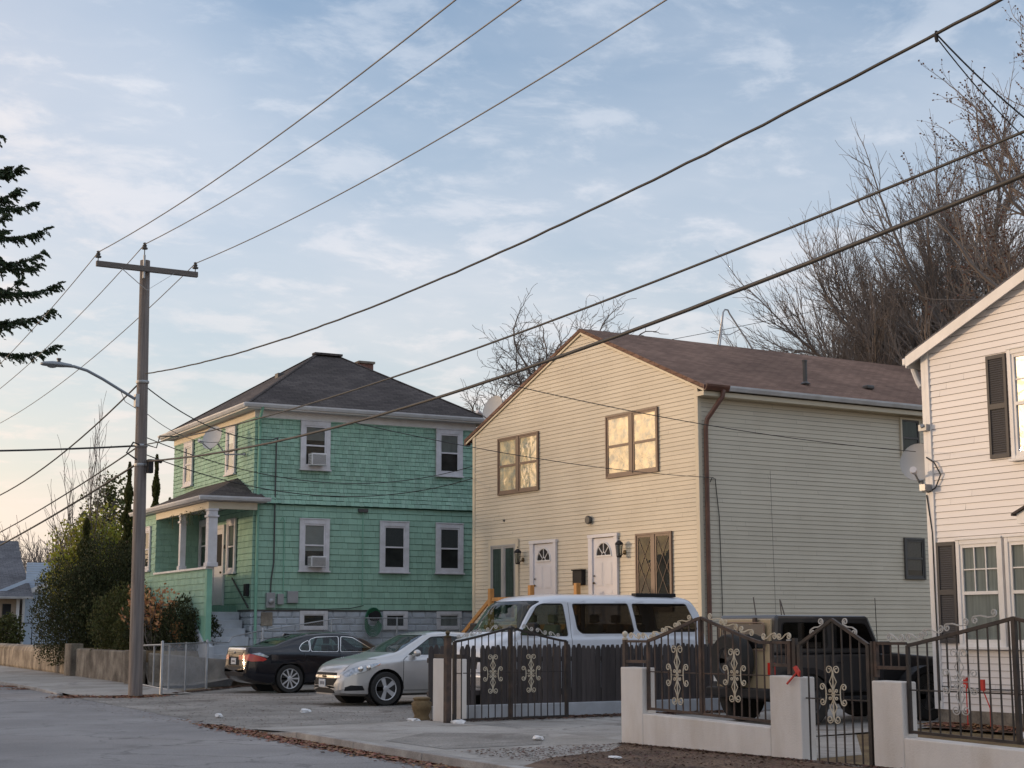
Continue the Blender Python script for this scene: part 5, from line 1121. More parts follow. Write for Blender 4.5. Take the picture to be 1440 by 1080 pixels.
def spiral(cx, cz, r0, r1, a0, turns, n=22):
    return [(cx+(r0+(r1-r0)*i/n)*cos(a0+2*pi*turns*i/n), cz+(r0+(r1-r0)*i/n)*sin(a0+2*pi*turns*i/n)) for i in range(n+1)]
def scr(mb, pts, mp, r=.0065, x=0): mb.tube([mp(u, x, z) for u, z in pts], 1, 4, flat=(r, r*1.4), phase=pi/4)
def s_scroll(mb, mp, u, z, ang, L, r, flip=1):
    """S scroll: two opposed spirals joined by a sweeping bar"""
    a = spiral(-L/2, 0, r*.22, r, -pi/2-2*pi*1.35*1, 1.35)      # ends at angle -90 moving right
    b = [(L/2-(p[0]+L/2), -p[1]) for p in a][::-1]
    pts = a+[(-L/6, -r*.55), (L/6, r*.55)]+b; c, s = cos(ang), sin(ang)
    scr(mb, [(u+(x*c-y*flip*s), z+(x*s+y*flip*c)) for x, y in pts], mp)
def emblem(mp, u, z, h=.31, w=.18, name='scroll_emblem', m='scroll', parent=None):
    mb = MB(); k = h/.31; e = w/.18
    T_ = lambda pts, sx, sz: [(u+x*sx*e, z+y*sz*k) for x, y in pts]
    for sx in (1, -1):
        for sz in (1, -1):
            top = spiral(.052, .262, .012, .042, pi+pi*.9*1-2*pi*1.3, 1.3)[::1]
            ring = [(.052+.014*cos(a)*(1+i*.13), .262+.014*sin(a)*(1+i*.13)) for i, a in enumerate([-.6+ -2*pi*1.25*(1-j/16)+pi for j in range(17)])]
            scr(mb, T_(ring+[(.004, .235), (.012, .2), (.048, .135), (.012, .07), (.0, .03)], sx, sz), mp, .005)
            ring = [(.150+.012*cos(a)*(1+i*.14), .078+.012*sin(a)*(1+i*.14)) for i, a in enumerate([pi*.95+2*pi*1.25*(1-j/16)*-1 for j in range(17)])]
            scr(mb, T_(ring+[(.105, .06), (.10, .04), (.10, 0)], sx, sz), mp, .0058)
            ring = [(.045+.008*cos(a)*(1+i*.12), .038+.008*sin(a)*(1+i*.12)) for i, a in enumerate([pi+2*pi*1.1*(1-j/12)*-1 for j in range(13)])]
            scr(mb, T_(ring+[(.01, .012), (.03, .0), (.1, 0)], sx, sz), mp, .005)
    scr(mb, [(u, z-.24*k), (u, z+.24*k)], mp, .0065)
    return mb.build(name, m, parent)
def panel(root, mp, u0, u1, top, bot, m='iron', pitch=.13, post=.035, barw=.014, mid=None, mids=()):
    """framed picket panel; top(u), bot(u) give rail heights"""
    f = MB(); n = 24; d = (u1-u0)
    f.bar(mp(u0, 0, bot(u0)-.02), mp(u0, 0, top(u0)), post); f.bar(mp(u1, 0, bot(u1)-.02), mp(u1, 0, top(u1)), post)
    f.tube([mp(u0+d*i/n, 0, top(u0+d*i/n)) for i in range(n+1)], .7071, 4, flat=(.035, .035), phase=pi/4)
    f.bar(mp(u0, 0, bot(u0)), mp(u1, 0, bot(u1)), .03)
    for z in mids: f.bar(mp(u0, 0, z), mp(u1, 0, z), .014)
    if mid is not None: f.bar(mp(mid, 0, bot(mid)), mp(mid, 0, top(mid)), .045)
    f.build('frame', m, root)
    k = max(1, round(abs(d)/pitch))
    for i in range(1, k):
        u = u0+d*i/k
        if mid is not None and abs(u-mid) < .04: continue
        MB().bar(mp(u, .0, bot(u)), mp(u, .0, top(u)-.01), barw).build('picket', m, root)
XR = .08
MW = lambda u, d, z: (XR-d, u, z)
def arch(c, h, half, base, p=1.35): return lambda u: base+(h-base)*max(0, 1-abs(u-c)/half)**p
A1 = thing('iron_railing', 'arched brown iron railing between the first two wall pillars, with two cream scroll emblems', 'railing', (11.3, 16.84, 0), R(4.5), 'iron railings on the white wall')
tp1 = lambda u: 1.35+(.29*max(0, 1-abs(u+1.45)/1.02)**1.1)
panel(A1, MW, -.46, -2.66, tp1, lambda u: .53+(u+.46)*.027, 'rust_iron', .13, mid=-1.45, mids=(.98,))
emblem(MW, -1.03, .95, .36, .20, parent=A1).location.x = -.02; emblem(MW, -2.05, .97, .31, .19, parent=A1).location.x = -.02
for u, z, a, L in ((-.20, 1.42, 0, .15), (-.44, 1.41, .1, .15), (-.66, 1.46, -.28, .17), (-.9, 1.52, -.3, .17), (-1.15, 1.6, -.38, .2), (-1.72, 1.62, .35, .2), (-1.98, 1.55, .32, .18), (-2.25, 1.48, .28, .17), (-2.62, 1.42, 0, .17), (-2.86, 1.42, .0, .15)):
    s = MB(); s_scroll(s, MW, u, z, a, L, .036, 1 if u > -1.4 else -1); s.build('top_scroll', 'scroll', A1)
def stub(root, y0, y1, m='rust_iron', z=1.35, post=None):
    f = MB(); f.bar(MW(y0, 0, z), MW(y1, 0, z), .03); f.bar(MW(y0, 0, 1.10), MW(y1, 0, 1.10), .035)
    f.bar(MW(y0, 0, 1.0), MW(y0, 0, z+.02), .05)
    f.build('pillar_rail', m, root)
    k = 4
    for i in range(1, k): u = y0+(y1-y0)*i/k; MB().bar(MW(u, 0, 1.1), MW(u, 0, z), .012).build('picket', m, root)
stub(A1, .0, -.45); stub(A1, -2.95, -2.68)
MB().lathe([(.035, 0), (.035, .02), (.015, .03), (.03, .06), (.035, .075), (.03, .095), (.005, .11)], (XR, 0, 1.37), 12).build('ball_finial', 'scroll', A1, smooth=True, sharp=50)
MB().box(XR-.035, XR+.035, -3.0, -2.93, 1.37, 1.385).build('post_cap', 'grey_metal', A1)
# pedestrian gate
A2 = thing('iron_gate', 'narrow peaked black iron pedestrian gate with one cream scroll emblem', 'gate', (11.3, 16.84, 0), R(4.5))
panel(A2, MW, -3.10, -4.12, lambda u: 1.33+.27*(1-abs(u+3.61)/.51), lambda u: .06, 'iron', .125, post=.045, mids=(.75,))
emblem(MW, -3.61, .80, .31, .19, parent=A2).location.x = -.02
for u, a, f_ in ((-3.37, -.75, 1), (-3.86, .75, -1)): s = MB(); s_scroll(s, MW, u, 1.52, a, .17, .04, f_); s.build('top_scroll', 'scroll_grey', A2)
for u, h_ in ((-3.03, 1.40), (-4.19, 1.37)): MB().bar(MW(u, 0, -.05), MW(u, 0, h_), .05).build('gate_post', 'iron', A2)
A3 = thing('iron_railing', 'arched dark iron railing with grey scrolls in front of the white house', 'railing', (11.3, 16.84, 0), R(4.5), 'iron railings on the white wall')
tp3 = lambda u: 1.33+(.27*max(0, 1-abs(u+6.0)/1.34)**1.05)
panel(A3, MW, -4.66, -7.34, tp3, lambda u: .46+(u+4.66)*.027, 'iron', .128, mids=(.88,), mid=-6.0)
emblem(MW, -5.33, .98, .33, .21, m='scroll_grey', parent=A3).location.x = -.02; emblem(MW, -6.67, .98, .33, .21, m='scroll_grey', parent=A3)
for u, z, a, L in ((-4.5, 1.41, 0, .16), (-4.76, 1.42, -.1, .16), (-5.0, 1.48, -.22, .2), (-5.3, 1.54, -.25, .24), (-5.65, 1.62, -.3, .24), (-6.35, 1.62, .3, .24), (-6.7, 1.54, .25, .24)): s = MB(); s_scroll(s, MW, u, z, a, L, .038, 1); s.build('top_scroll', 'scroll_grey', A3)
stub(A3, -4.22, -4.64)
# driveway gate leaf swung open
A4 = thing('iron_gate', 'arched black iron driveway gate leaf standing open in front of the stockade fence', 'gate', (11.74, 22.24, 0), R(4))
MG = lambda u, d, z: (u, -d, z)
panel(A4, MG, .05, 2.22, lambda u: 1.31+.22*max(0, 1-abs(u-1.12)/1.08)**1.15, lambda u: .10, 'iron', .125, post=.05, mid=1.12, mids=(.82,))
emblem(MG, .76, .80, .31, .18, parent=A4).location.y = -.02; emblem(MG, 1.50, .80, .31, .18, parent=A4).location.y = -.02
MB().bar((-.08, 0, -.05), (-.08, 0, 1.38), .09).build('gate_post', 'rust_iron', A4)
MB().lathe([(.06, 0), (.065, .02), (.02, .035), (.035, .06), (.035, .085), (.01, .11)], (-.08, 0, 1.38), 12).build('post_finial', 'brass', A4, smooth=True, sharp=50)
for u, z, a in ((.2, 1.40, .1), (.45, 1.45, .2), (.75, 1.52, .25), (1.45, 1.53, -.25), (1.72, 1.47, -.22), (1.98, 1.42, -.15)): s = MB(); s_scroll(s, MG, u, z, a, .15, .034, 1 if u < 1.1 else -1); s.build('top_scroll', 'scroll_grey', A4)
MB().tube([(-.0, -.05, .05), (.0, -.05, .2)], .02, 6).build('drop_bolt', 'iron', A4)
# red ribbon tied to the wall gate, red ties and toys
rb = MB(); rb.prism([(11.24, 0, 0), (11.24, .06, .05), (11.24, .10, .10), (11.24, .05, .12), (11.24, -.01, .06)], (.02, 0, 0)); rb.v = [(x+.28, y+13.66, z+.98) for x, y, z in rb.v]
rb.tube([(11.52, 13.7, 1.02), (11.5, 13.84, .9)], .012, 5)
tag(rb.build('red_ribbon', 'red_plastic'), 'red ribbon tied to the post left of the narrow gate', 'ribbon')
# stockade
SF = thing('stockade_fence', 'dark stained picket stockade fence on a pale concrete curb, behind the iron gate', 'fence', (12.16, 23.85, 0))
pk_ = MB(); r = random.Random(9); x = 0; i = 0
while x < 8.2:
    w = r.uniform(.088, .102); top = 1.235+r.uniform(-.02, .02); lean = r.uniform(-.006, .006); y = r.uniform(-.008, .008)
    if not 4 < i < 6 and i not in (9,):
        pk_.prism([(x, y, .24), (x+w, y, .24), (x+w+lean, y, top-.07), (x+w*.72+lean, y, top), (x+w*.28+lean, y, top), (x+lean, y, top-.07)], (0, .02, 0))
    x += w+r.uniform(.002, .012); i += 1
pk_.build('pickets', 'picket', SF, fix=True); MB().box(0, 8.2, .03, .08, .4, .48).box(0, 8.2, .03, .08, .95, 1.03).build('fence_rail', 'picket', SF)
MB().box(.02, 8.3, -.08, .12, -.1, .235).build('concrete_curb', 'curb_grey', SF, bevel=.01)
# chain link fence along the lot
CF = thing('chain_link_fence', 'galvanised chain link fence running from the pole back beside the green house', 'fence', (0, 0, 0))
line = [(11.55, 36.35), (13.95, 40.12), (15.9, 41.22), (24, 41.12)]
def gz(x, y): return .0 if y < 40.6 else max(0, .05+.62*min(1, max(0, (x-14)/4.2))-.02)
ch_ = MB(); rl = MB(); 
for a, b in zip(line, line[1:]):
    a3, b3 = Vector((*a, 0)), Vector((*b, 0)); L = (b3-a3).length; n = max(1, round(L/2.1)); H_ = 1.18
    za = lambda t: gz(*(a3.lerp(b3, t).xy))
    for i in range(n+1):
        if i == 0 and a != line[0]: continue
        p = a3.lerp(b3, i/n); z = za(i/n); big = (i in (0, n) and n > 0 and (i == 0 or b != line[-1]))
        MB().lathe([(.035 if big else .022, -.1), (.035 if big else .022, H_+(.06 if big else .0)), (.01, H_+.08 if big else H_+.03)], (p.x, p.y, z), 8).build('post', 'galv', CF, smooth=True, sharp=50)
    m_ = 16
    rl.tube([a3.lerp(b3, i/m_)+Vector((0, 0, za(i/m_)+H_)) for i in range(m_+1)], .017, 6)
    sp = .062; k = int(L/sp)
    for i in range(-int(H_/sp), k+1):
        for sgn in (1, -1):
            u0 = i*sp if sgn > 0 else i*sp+H_
            t0, t1 = 0, 1; ua, ub = (u0, u0+H_) if sgn > 0 else (u0, u0-H_)
            # clip to 0..L
            def cl(u): return (u-ua)/(ub-ua)
            lo_, hi_ = sorted((cl(0), cl(L))); t0 = max(0, lo_); t1 = min(1, hi_)
            if t1-t0 < .02: continue
            pts = []
            for t in (t0, t1): u = ua+(ub-ua)*t; p = a3.lerp(b3, u/L); pts.append(p+Vector((0, 0, za(u/L)+.03+t*(H_-.03))))
            ch_.tube(pts, .0022, 3, caps=False)
ch_.build('wire_mesh', 'galv', CF, fix=False); rl.build('top_rail', 'galv', CF, smooth=True)
OG = thing('chain_link_gate', 'open galvanised gate frame leaning beside the utility pole', 'gate', (0, 0, 0))
p0, p1 = Vector((12.55, 41.4, 0)), Vector((12.35, 38.3, 0))
g = MB(); Z = lambda v, z: v+Vector((0, 0, z))
for a, b in ((Z(p0, .1), Z(p1, .05)), (Z(p0, 1.1), Z(p1, 1.15)), (Z(p0, .1), Z(p0, 1.1)), (Z(p1, .05), Z(p1, 1.15)), (Z(p0.lerp(p1, .5), .08), Z(p0.lerp(p1, .5), 1.12))): g.tube([a, b], .024, 6)
g.build('frame', 'galv', OG, smooth=True)

# ================================================================== VEGETATION
def rvec(r): 
    while 1:
        v = Vector((r.uniform(-1, 1), r.uniform(-1, 1), r.uniform(-1, 1)))
        if .05 < v.length < 1: return v.normalized()
def leafquad(mb, p, a, w): 
    n = rnd.random(); b = a.cross(rvec(rnd)); b = b.normalized()*w if b.length > 1e-4 else a.orthogonal().normalized()*w
    mb.add([p-a*.5, p+b, p+a*.5, p-b], [(0, 1, 2, 3)])
def bare_tree(name, label, loc, seed, trunk_h, trunk_r, levels, kids, lens, spread, m='bark', mt='twig', up=.15, wig=.12, first=.45, lean=(0, 0), group=None, minr=.006, ratio=.62, buds=0, cat='tree', aim=None, wide=0, wstr=.5):
    t = thing(name, label, cat, loc, 0, group); r = random.Random(seed); big, tw, bd = MB(), MB(), MB()
    def br(p, d, L, rad, lv):
        n = 5 if lv < 2 else (4 if lv < levels-1 else 3); pts = [p]; rs = [rad]; dd = d.normalized()
        for i in range(n):
            dd = (dd+rvec(r)*wig*(1+lv*.25)+Vector((0, 0, up*(.5 if lv else .1)))).normalized(); pts.append(pts[-1]+dd*L/n); rs.append(max(minr*.7, rad*(1-(i+1)/n*(.45 if lv < levels-1 else .6))))
        (big if lv < 2 else tw).tube(pts, rs, 8 if lv == 0 else (6 if lv < 2 else (4 if lv < 3 else 3)), caps=lv < 2)
        if lv >= levels-1:
            if buds and r.random() < buds:
                q = pts[-1]; leafquad(bd, q, rvec(r)*.07, .025); leafquad(bd, pts[-2], rvec(r)*.06, .022)
            return
        k = kids[lv]; s0 = first if lv == 0 else .18
        for j in range(k):
            tt = s0+(1-s0)*(j+r.random()*.8)/k; tt = min(tt, .99); f = tt*n; i = int(f); q = pts[i].lerp(pts[i+1], f-i)
            base = (pts[i+1]-pts[i]).normalized(); o = base.cross(rvec(r)).normalized()
            if wide and lv == 0: ga = j*2.39996+seed; o = Vector((cos(ga), sin(ga), 0))
            if aim and lv == 0: o = (o+Vector(aim)*.5).normalized()
            an = spread[lv]*(wide*math.sqrt((k-j-.5)/k) if (wide and lv == 0) else r.uniform(.7, 1.2)); nd = base*cos(an)+o*sin(an)
            br(q, nd, lens[lv+1]*(r.uniform(.9, 1.08)*(1+wstr*cos(an)) if (wide and lv == 0) else r.uniform(.7, 1.15)*(1-.35*(tt-s0) if lv else 1)), max(minr, rs[i]*ratio*r.uniform(.8, 1)), lv+1)
        br(pts[-1], dd, lens[min(lv+1, levels-1)]*1.0, rs[-1]*.9, lv+1)
    br(Vector((0, 0, -.2)), Vector((lean[0], lean[1], 1)), trunk_h, trunk_r, 0)
    big.build('trunk', m, t, smooth=True, sharp=0, fix=False); tw.build('crown', mt, t, smooth=True, sharp=0, fix=False)
    if bd.v: bd.build('buds', 'bud', t, fix=False)
    return t
bare_tree('maple_tree', 'big bare maple with a broad crown of upright twigs behind the cream house roof', (40.0, 37.1, 0), 4, 6.2, .40, 6, (22, 8, 6, 5, 4), (7.4, 4.6, 2.9, 1.8, 1.1, .6), (1.0, .52, .5, .5, .5), up=.10, first=.55, minr=.009, wig=.09, wide=1.25, wstr=.85)
bare_tree('maple_tree', 'tall bare maple with reddish buds rising behind the white house at the right edge', (27.3, 21.4, 0), 11, 11, .26, 6, (7, 4, 4, 3, 3), (11.5, 2.9, 1.7, 1.05, .6, .3), (.9, .55, .55, .6, .6), up=.14, first=.5, minr=.005, buds=1, m='bark_warm')
bare_tree('maple_tree', 'lower rounded bare maple over the far end of the cream house roof', (39.2, 41.2, 0), 23, 7.6, .28, 6, (24, 7, 6, 5, 4), (7.6, 3.6, 2.3, 1.5, .95, .5), (1.0, .52, .5, .5, .5), up=.06, first=.5, minr=.0085, wig=.09, wide=1.5, wstr=.25)
bare_tree('gnarled_tree', 'knobbly pruned bare tree behind the cream house gable', (28.9, 50.3, 0), 31, 8.2, .26, 5, (22, 9, 6, 4), (7.5, 3.8, 1.9, 1.0, .5), (1.0, .8, .75, .75), up=.10, wig=.26, first=.7, mt='twig_grey', minr=.011, ratio=.5, wide=1.45, wstr=.12)
for i, (x, y, s) in enumerate(((24, 122, 1), (29, 118, 2), (21, 132, 3), (34, 128, 5))):
    bare_tree('distant_tree', ['leafless brown tree far down the street, above the blue house roof', 'leafless brown tree right of the farthest tree down the street', 'leafless tree at the left edge, farthest down the street', 'leafless tree hidden mostly by the evergreens, far down the street'][i], (x, y, 0), s, 3, .3, 5, (7, 6, 5, 4), (3, 4, 2.6, 1.5, .9), (.8, .6, .6, .6), minr=.02, group='leafless trees far down the street')
def blob(mb, c, rad, n, size, seed, asp=1.6, upb=0, lump=.25, w=.45, fill=.5):
    r = random.Random(seed); c = Vector(c); ph = [r.uniform(0, 6.28) for _ in range(9)]
    for i in range(n):
        d = rvec(r); k = 1+lump*(sin(d.x*4+ph[0])*sin(d.y*4+ph[1])+.6*sin(d.z*7+ph[2])*sin(d.x*8+ph[3])+.4*sin(d.y*13+ph[4])*sin(d.z*11+ph[5]))*.7
        q = (1-fill*r.random()**2.2)*k*(1+.05*r.gauss(0, 1)); p = c+Vector((d.x*rad[0], d.y*rad[1], d.z*rad[2]))*q
        if p.z < c.z-rad[2]*.98: continue
        a = (rvec(r)+d*.6+Vector((0, 0, upb))).normalized()*size*r.uniform(.6, 1.5); leafquad(mb, p, a, a.length*w)
def shrub(name, label, loc, blobs, m, stems=5, group=None, cat='shrub', core=None):
    t = thing(name, label, cat, loc, 0, group); mb = MB()
    for i, b in enumerate(blobs): blob(mb, *b[:4], seed=hash(name) % 1 + i+int(loc[0]*10), **(b[4] if len(b) > 4 else {}))
    mb.build('foliage', m, t, fix=False); s = MB(); r = random.Random(2)
    for i in range(stems):
        b = blobs[i % len(blobs)][0]; s.tube([(r.uniform(-.2, .2), r.uniform(-.2, .2), -.2), (b[0]*.5+r.uniform(-.2, .2), b[1]*.5, b[2]*.5), (b[0]+r.uniform(-.3, .3), b[1], b[2]*1.1)], [.05, .035, .015], 5)
    s.build('stems', 'bark', t, smooth=True, sharp=0)
    return t
up_ = dict(upb=1.2, w=.3)
shrub('evergreen_hedge', 'large dark clipped evergreen mass at the left end of the retaining wall', (14.65, 53.2, .7), [((-.75, .5, 1.35), (1.2, 1.2, 1.75), 20000, .065, up_), ((.5, .2, 1.7), (1.3, 1.3, 2.1), 22000, .065, up_), ((-.1, -.3, .9), (1.3, 1.1, 1.2), 12000, .06, up_), ((1.9, .8, 1.7), (1.5, 1.3, 2.4), 18000, .065, up_)], 'arbor', 7)
shrub('evergreen_shrub', 'rounded olive evergreen shrub left of the utility pole on the raised yard', (14.0, 48.0, .85), [((0, 0, .85), (.85, .9, 1.05), 9000, .07, up_), ((.9, .3, .9), (.85, .9, 1.15), 8000, .07, up_)], 'arbor2')
shrub('evergreen_shrub', 'dark rounded shrub in front of the green porch, right of the utility pole', (14.25, 43.6, .85), [((.1, .2, .65), (.7, .8, .85), 7500, .06, up_), ((.6, -.3, .5), (.55, .6, .7), 5000, .06, up_), ((-.35, 1.2, .6), (.65, .9, .8), 6000, .06, up_)], 'arbor')
shrub('evergreen_shrub', 'low olive shrub directly behind the utility pole', (13.9, 45.9, .85), [((0, 0, .6), (.8, .8, .75), 7000, .065, up_)], 'arbor2')
hy = thing('dried_hydrangea', 'dried hydrangea with rust brown leaves in front of the green porch rail', 'plant', (13.75, 44.15, .85))
hm, hst = MB(), MB(); r = random.Random(17)
for i in range(52):
    a = Vector((r.uniform(-.35, .35), r.uniform(-.5, .9), 0)); b = a*1.4+Vector((r.uniform(-.25, .25), r.uniform(-.25, .25), r.uniform(.9, 1.95))); hst.tube([a*.3, a+Vector((0, 0, .5)), b], [.01, .008, .004], 4)
    for j in range(20): p = (a+Vector((0, 0, .5))).lerp(b, r.uniform(.3, 1))+rvec(r)*.09; leafquad(hm, p, rvec(r)*r.uniform(.07, .14), .04)
for i in range(160): leafquad(hm, Vector((.45+r.gauss(0, .1), -.75+r.gauss(0, .08), r.uniform(-.1, .85))), rvec(r)*.09, .03)
hst.build('stems', 'twig', hy); hm.build('dried_leaves', 'dried', hy, fix=False)
def leafy_tree(name, label, loc, seed, blobs, m, h, r0, lean=(0, 0)):
    t = thing(name, label, 'tree', loc); mb, s = MB(), MB(); r = random.Random(seed)
    for i, b in enumerate(blobs):
        blob(mb, *b[:4], seed=seed*10+i, **(b[4] if len(b) > 4 else {})); c = Vector(b[0])
        for k in range(4): e = c+rvec(r)*min(b[1])*.8; s.tube([(0, 0, h*.3), (c.x*.4, c.y*.4, h*.3+(c.z-h*.3)*.6), c, e], [r0*.5, r0*.35, r0*.2, .01], 5)
    s.tube([(0, 0, -.2), (lean[0]*.5, 0, h*.5), (lean[0], lean[1], h)], [r0, r0*.8, r0*.4], 8); s.build('trunk', 'bark', t, smooth=True, sharp=0); mb.build('crown', m, t, fix=False)
    return t
lf = dict(fill=.95, lump=.5, w=.4)
leafy_tree('broadleaf_tree', 'yellow-green leafy tree above the dark hedge at the left', (15.5, 56.9, .7), 3, [((-.7, 0, 3.0), (1.0, 1.0, 1.3), 3600, .10, lf), ((.1, .2, 3.9), (1.0, 1.0, 1.2), 3000, .10, lf), ((-.3, 0, 2.3), (1.3, 1.2, 1.0), 3600, .10, lf), ((1.0, .2, 3.0), (1.1, 1, 1.3), 3600, .10, lf), ((2.0, .2, 3.3), (1.1, 1, 1.3), 3200, .10, lf), ((2.9, .3, 2.8), (1.0, 1, 1.4), 2600, .10, lf)], 'yellowgreen', 3.4, .12)
leafy_tree('tall_broadleaf_tree', 'tall sparse dark green tree rising above the yellow-green one', (16.6, 58.6, .7), 5, [((-.2, 0, 5.8), (.55, .5, .9), 700, .11, lf), ((.0, .4, 4.9), (.9, .8, 1.0), 1200, .11, lf), ((-.9, 0, 4.6), (.6, .6, .7), 600, .11, lf), ((.3, 0, 3.6), (1.3, 1.2, 1.2), 2600, .12, lf), ((1.8, .3, 3.4), (1.2, 1.2, 1.2), 2200, .12, lf)], 'holly', 5.5, .13)
def spire(label, loc, h, rad, n, seed, m='arbor2'):
    t = thing('columnar_cedar', label, 'tree', loc, 0, 'slim cedars by the green house'); mb = MB(); r = random.Random(seed)
    for i in range(n):
        z = r.random()**.8*h; q = rad*(1-z/h)**.75*(.75+.35*sin(z*7+r.random()))*(1-.3*r.random()**2); a = r.uniform(0, 6.28); p = Vector((q*cos(a), q*sin(a), z))
        leafquad(mb, p, (Vector((cos(a)*.5, sin(a)*.5, 1.1))+rvec(r)*.4).normalized()*.16, .04)
    mb.build('foliage', m, t, fix=False); MB().tube([(0, 0, -.2), (0, 0, h*.9)], [.05, .01], 5).build('trunk', 'bark', t)
spire('slim dark cedar just right of the utility pole, above the porch roof', (16.0, 51.6, .7), 6.6, .42, 3600, 1)
spire('slim cedar left of the utility pole with a pointed tip', (15.9, 54.4, .7), 6.6, .5, 3600, 2)
spire('small pointed yellow-green cedar in the dark hedge', (14.9, 56.0, 1.5), 3.9, .7, 4600, 4)
spire('short cedar tip against the green house edge', (17.0, 53.2, .7), 5.3, .34, 2400, 6)
bare_tree('bare_sapling', 'thin leafless sapling between the cedars left of the utility pole', (15.7, 56.5, .6), 8, 3, .06, 4, (6, 5, 4), (3, 4.2, 1.8, .8), (.35, .4, .5), up=.3, first=.3, minr=.01)
# spruce whose limbs reach in from the left
SP = thing('spruce_tree', 'tall spruce at the left edge reaching into the picture with drooping boughs', 'tree', (9.6, 57.9, 0))
MB().tube([(0, 0, -.2), (0, 0, 10), (.0, 0, 22)], [.3, .2, .03], 10).build('trunk', 'bark', SP, smooth=True, sharp=0)
sp, sb = MB(), MB(); r = random.Random(44)
nb = 62
for i in range(nb):
    z = 11.5+(21.5-11.5)*i/nb+r.uniform(-.1, .1); a = i*2.4+r.uniform(-.3, .3); L = (4.3 if z < 16 else 4.3*(22-z)/6)*r.uniform(.85, 1.08)
    d = Vector((cos(a), sin(a), 0)); pts = [Vector((0, 0, z))+d*L*t+Vector((0, 0, L*(.06*t-.26*t*t+.30*t**4))) for t in [k/8 for k in range(9)]]
    sb.tube(pts, [.06*(1-k/9)+.008 for k in range(9)], 4)
    for k in range(2, 9):
        for q in range(13):
            p = pts[k-1].lerp(pts[k], r.random()); s_ = (1 if r.random() < .5 else -1); w_ = Vector((-d.y, d.x, 0))*s_
            e = p+(w_*r.uniform(.3, 1)+d*.55+Vector((0, 0, r.uniform(-.75, .12))))*(.95*(1-k/11)+.16)*r.uniform(.5, 1)
            for j in range(22):
                tt = r.random(); c = p.lerp(e, tt)+rvec(r)*.05*(1.2-tt); leafquad(sp, c, ((e-p).normalized()+rvec(r)*.65+Vector((0, 0, -.1))).normalized()*r.uniform(.1, .2), .03)
sb.build('limbs', 'bark', SP, smooth=True, sharp=0); sp.build('needles', 'spruce', SP, fix=False)
# mirror trees across the street: seen in the upstairs window panes
bare_tree('roadside_tree', 'bare tree across the street, showing only as reflections in the upstairs windows', (-14, 62, 0), 51, 4, .3, 5, (7, 6, 5, 4), (4, 5.5, 3, 1.8, .9), (.7, .5, .5, .5), minr=.02)

def opp(label, x, y, w_, d_, h_, m, rm):  # unseen row, added to shade the low ground and dull low window reflections
    t = thing('unseen_opposite_house', label, 'house', (x, y, 0)); MB().box(-d_, 0, 0, w_, 0, h_).build('wall', m, t)
    o = MB(); o.prism([(.4, -.3, h_), (-d_/2, -.3, h_+2.0), (-d_-.4, -.3, h_)], (0, w_+.6, 0)); o.build('roof', rm, t, uvf=roofuv)
    for i in range(3):
        for z in (1.2, 3.9):
            if z+1.2 < h_: window(t, lambda u, dd, zz: (dd, u, zz), 1+i*(w_-2.2)/2.3, 2+i*(w_-2.2)/2.3, z, z+1.35)
opp('unseen tan house across the street, first of the row opposite the pavement', -16, 14, 9, 8, 5.0, 'far_tan', 'roof_dark')
opp('unseen pale blue house across the street, second of the opposite row', -15, 29, 9, 8, 5.2, 'far_blue', 'roof_grey')
opp('unseen white house across the street, third of the opposite row', -14, 44, 10, 8, 4.8, 'trim', 'roof_dark')
opp('unseen grey roofed tan house across the street, farthest of the opposite row', -12, 62, 10, 8, 5.2, 'far_tan', 'roof_grey')

# ================================================================== FAR HOUSES
FH = thing('blue_house', 'small pale blue gabled house far down the street at the left edge', 'house', (18.75, 81.6, 0), R(-4))
MB().prism([(0, 0, .5), (0, 5, .5), (0, 5, 3.4), (0, 0, 3.4)], (.01, 0, 0)).box(.0, 9, .0, 6, .5, 3.4).build('wall', 'far_blue', FH)
lp = MB(); lap(lp, SIDE, lambda z: 0, lambda z: 5, .5, 4.9, .12, .015); lp.build('siding', 'far_blue', FH, fix=False)
fr_ = MB(); fr_.prism([(-.4, -.35, 3.3), (4.4, -.35, 5.35), (9, -.35, 3.5), (9, -.35, 3.35), (4.4, -.35, 5.2), (-.4, -.35, 3.15)], (0, 7, 0)); fr_.build('roof', 'roof_grey', FH, uvf=roofuv)
MB().prism([(-.4, -.40, 3.32), (4.4, -.40, 5.37), (4.4, -.40, 5.12), (-.4, -.40, 3.07)], (0, .05, 0)).build('rake_board', 'trim', FH)
MB().prism([(-1.6, -.9, 3.38), (1.1, -.9, 4.55), (1.1, -.9, 4.38), (-1.6, -.9, 3.2)], (0, .1, 0)).build('rake_board', 'far_blue', FH)
MB().prism([(0, 0.02, 3.4), (4.4, 0.02, 5.2), (9, .02, 3.4)], (0, .05, 0)).build('gable', 'far_blue', FH)
window(FH, SIDE, 1.35, 2.1, 1.6, 3.1, sill=False, casing=.1); MB().box(-.12, 0, -.05, .1, .5, 3.3).build('corner_board', 'trim', FH)
F2_ = thing('tan_wing', 'tan porch wing of the house at the far left edge with a grey roof', 'house', (16.25, 79.4, 0), R(-4))
MB().box(-6, 1.9, 1.6, 6, .4, 3.05).build('wall', 'far_tan', F2_)
MB().prism([(-6, .9, 3.05), (2.5, .9, 3.05), (2.5, 5, 5.0), (-6, 5, 5.0)], (0, 0, .12)).build('roof', 'roof_grey', F2_, uvf=roofuv)
MB().prism([(-6, 5.05, 3.0), (2.9, 5.05, 3.0), (2.9, 9, 6.2), (-6, 9, 6.2)], (0, 0, .12)).build('upper_roof', 'roof_grey', F2_, uvf=roofuv)
MB().box(1.15, 1.55, 1.52, 1.6, 1.4, 2.8).box(-.6, .2, 1.52, 1.6, 1.4, 2.8).build('window', 'dark_int', F2_)
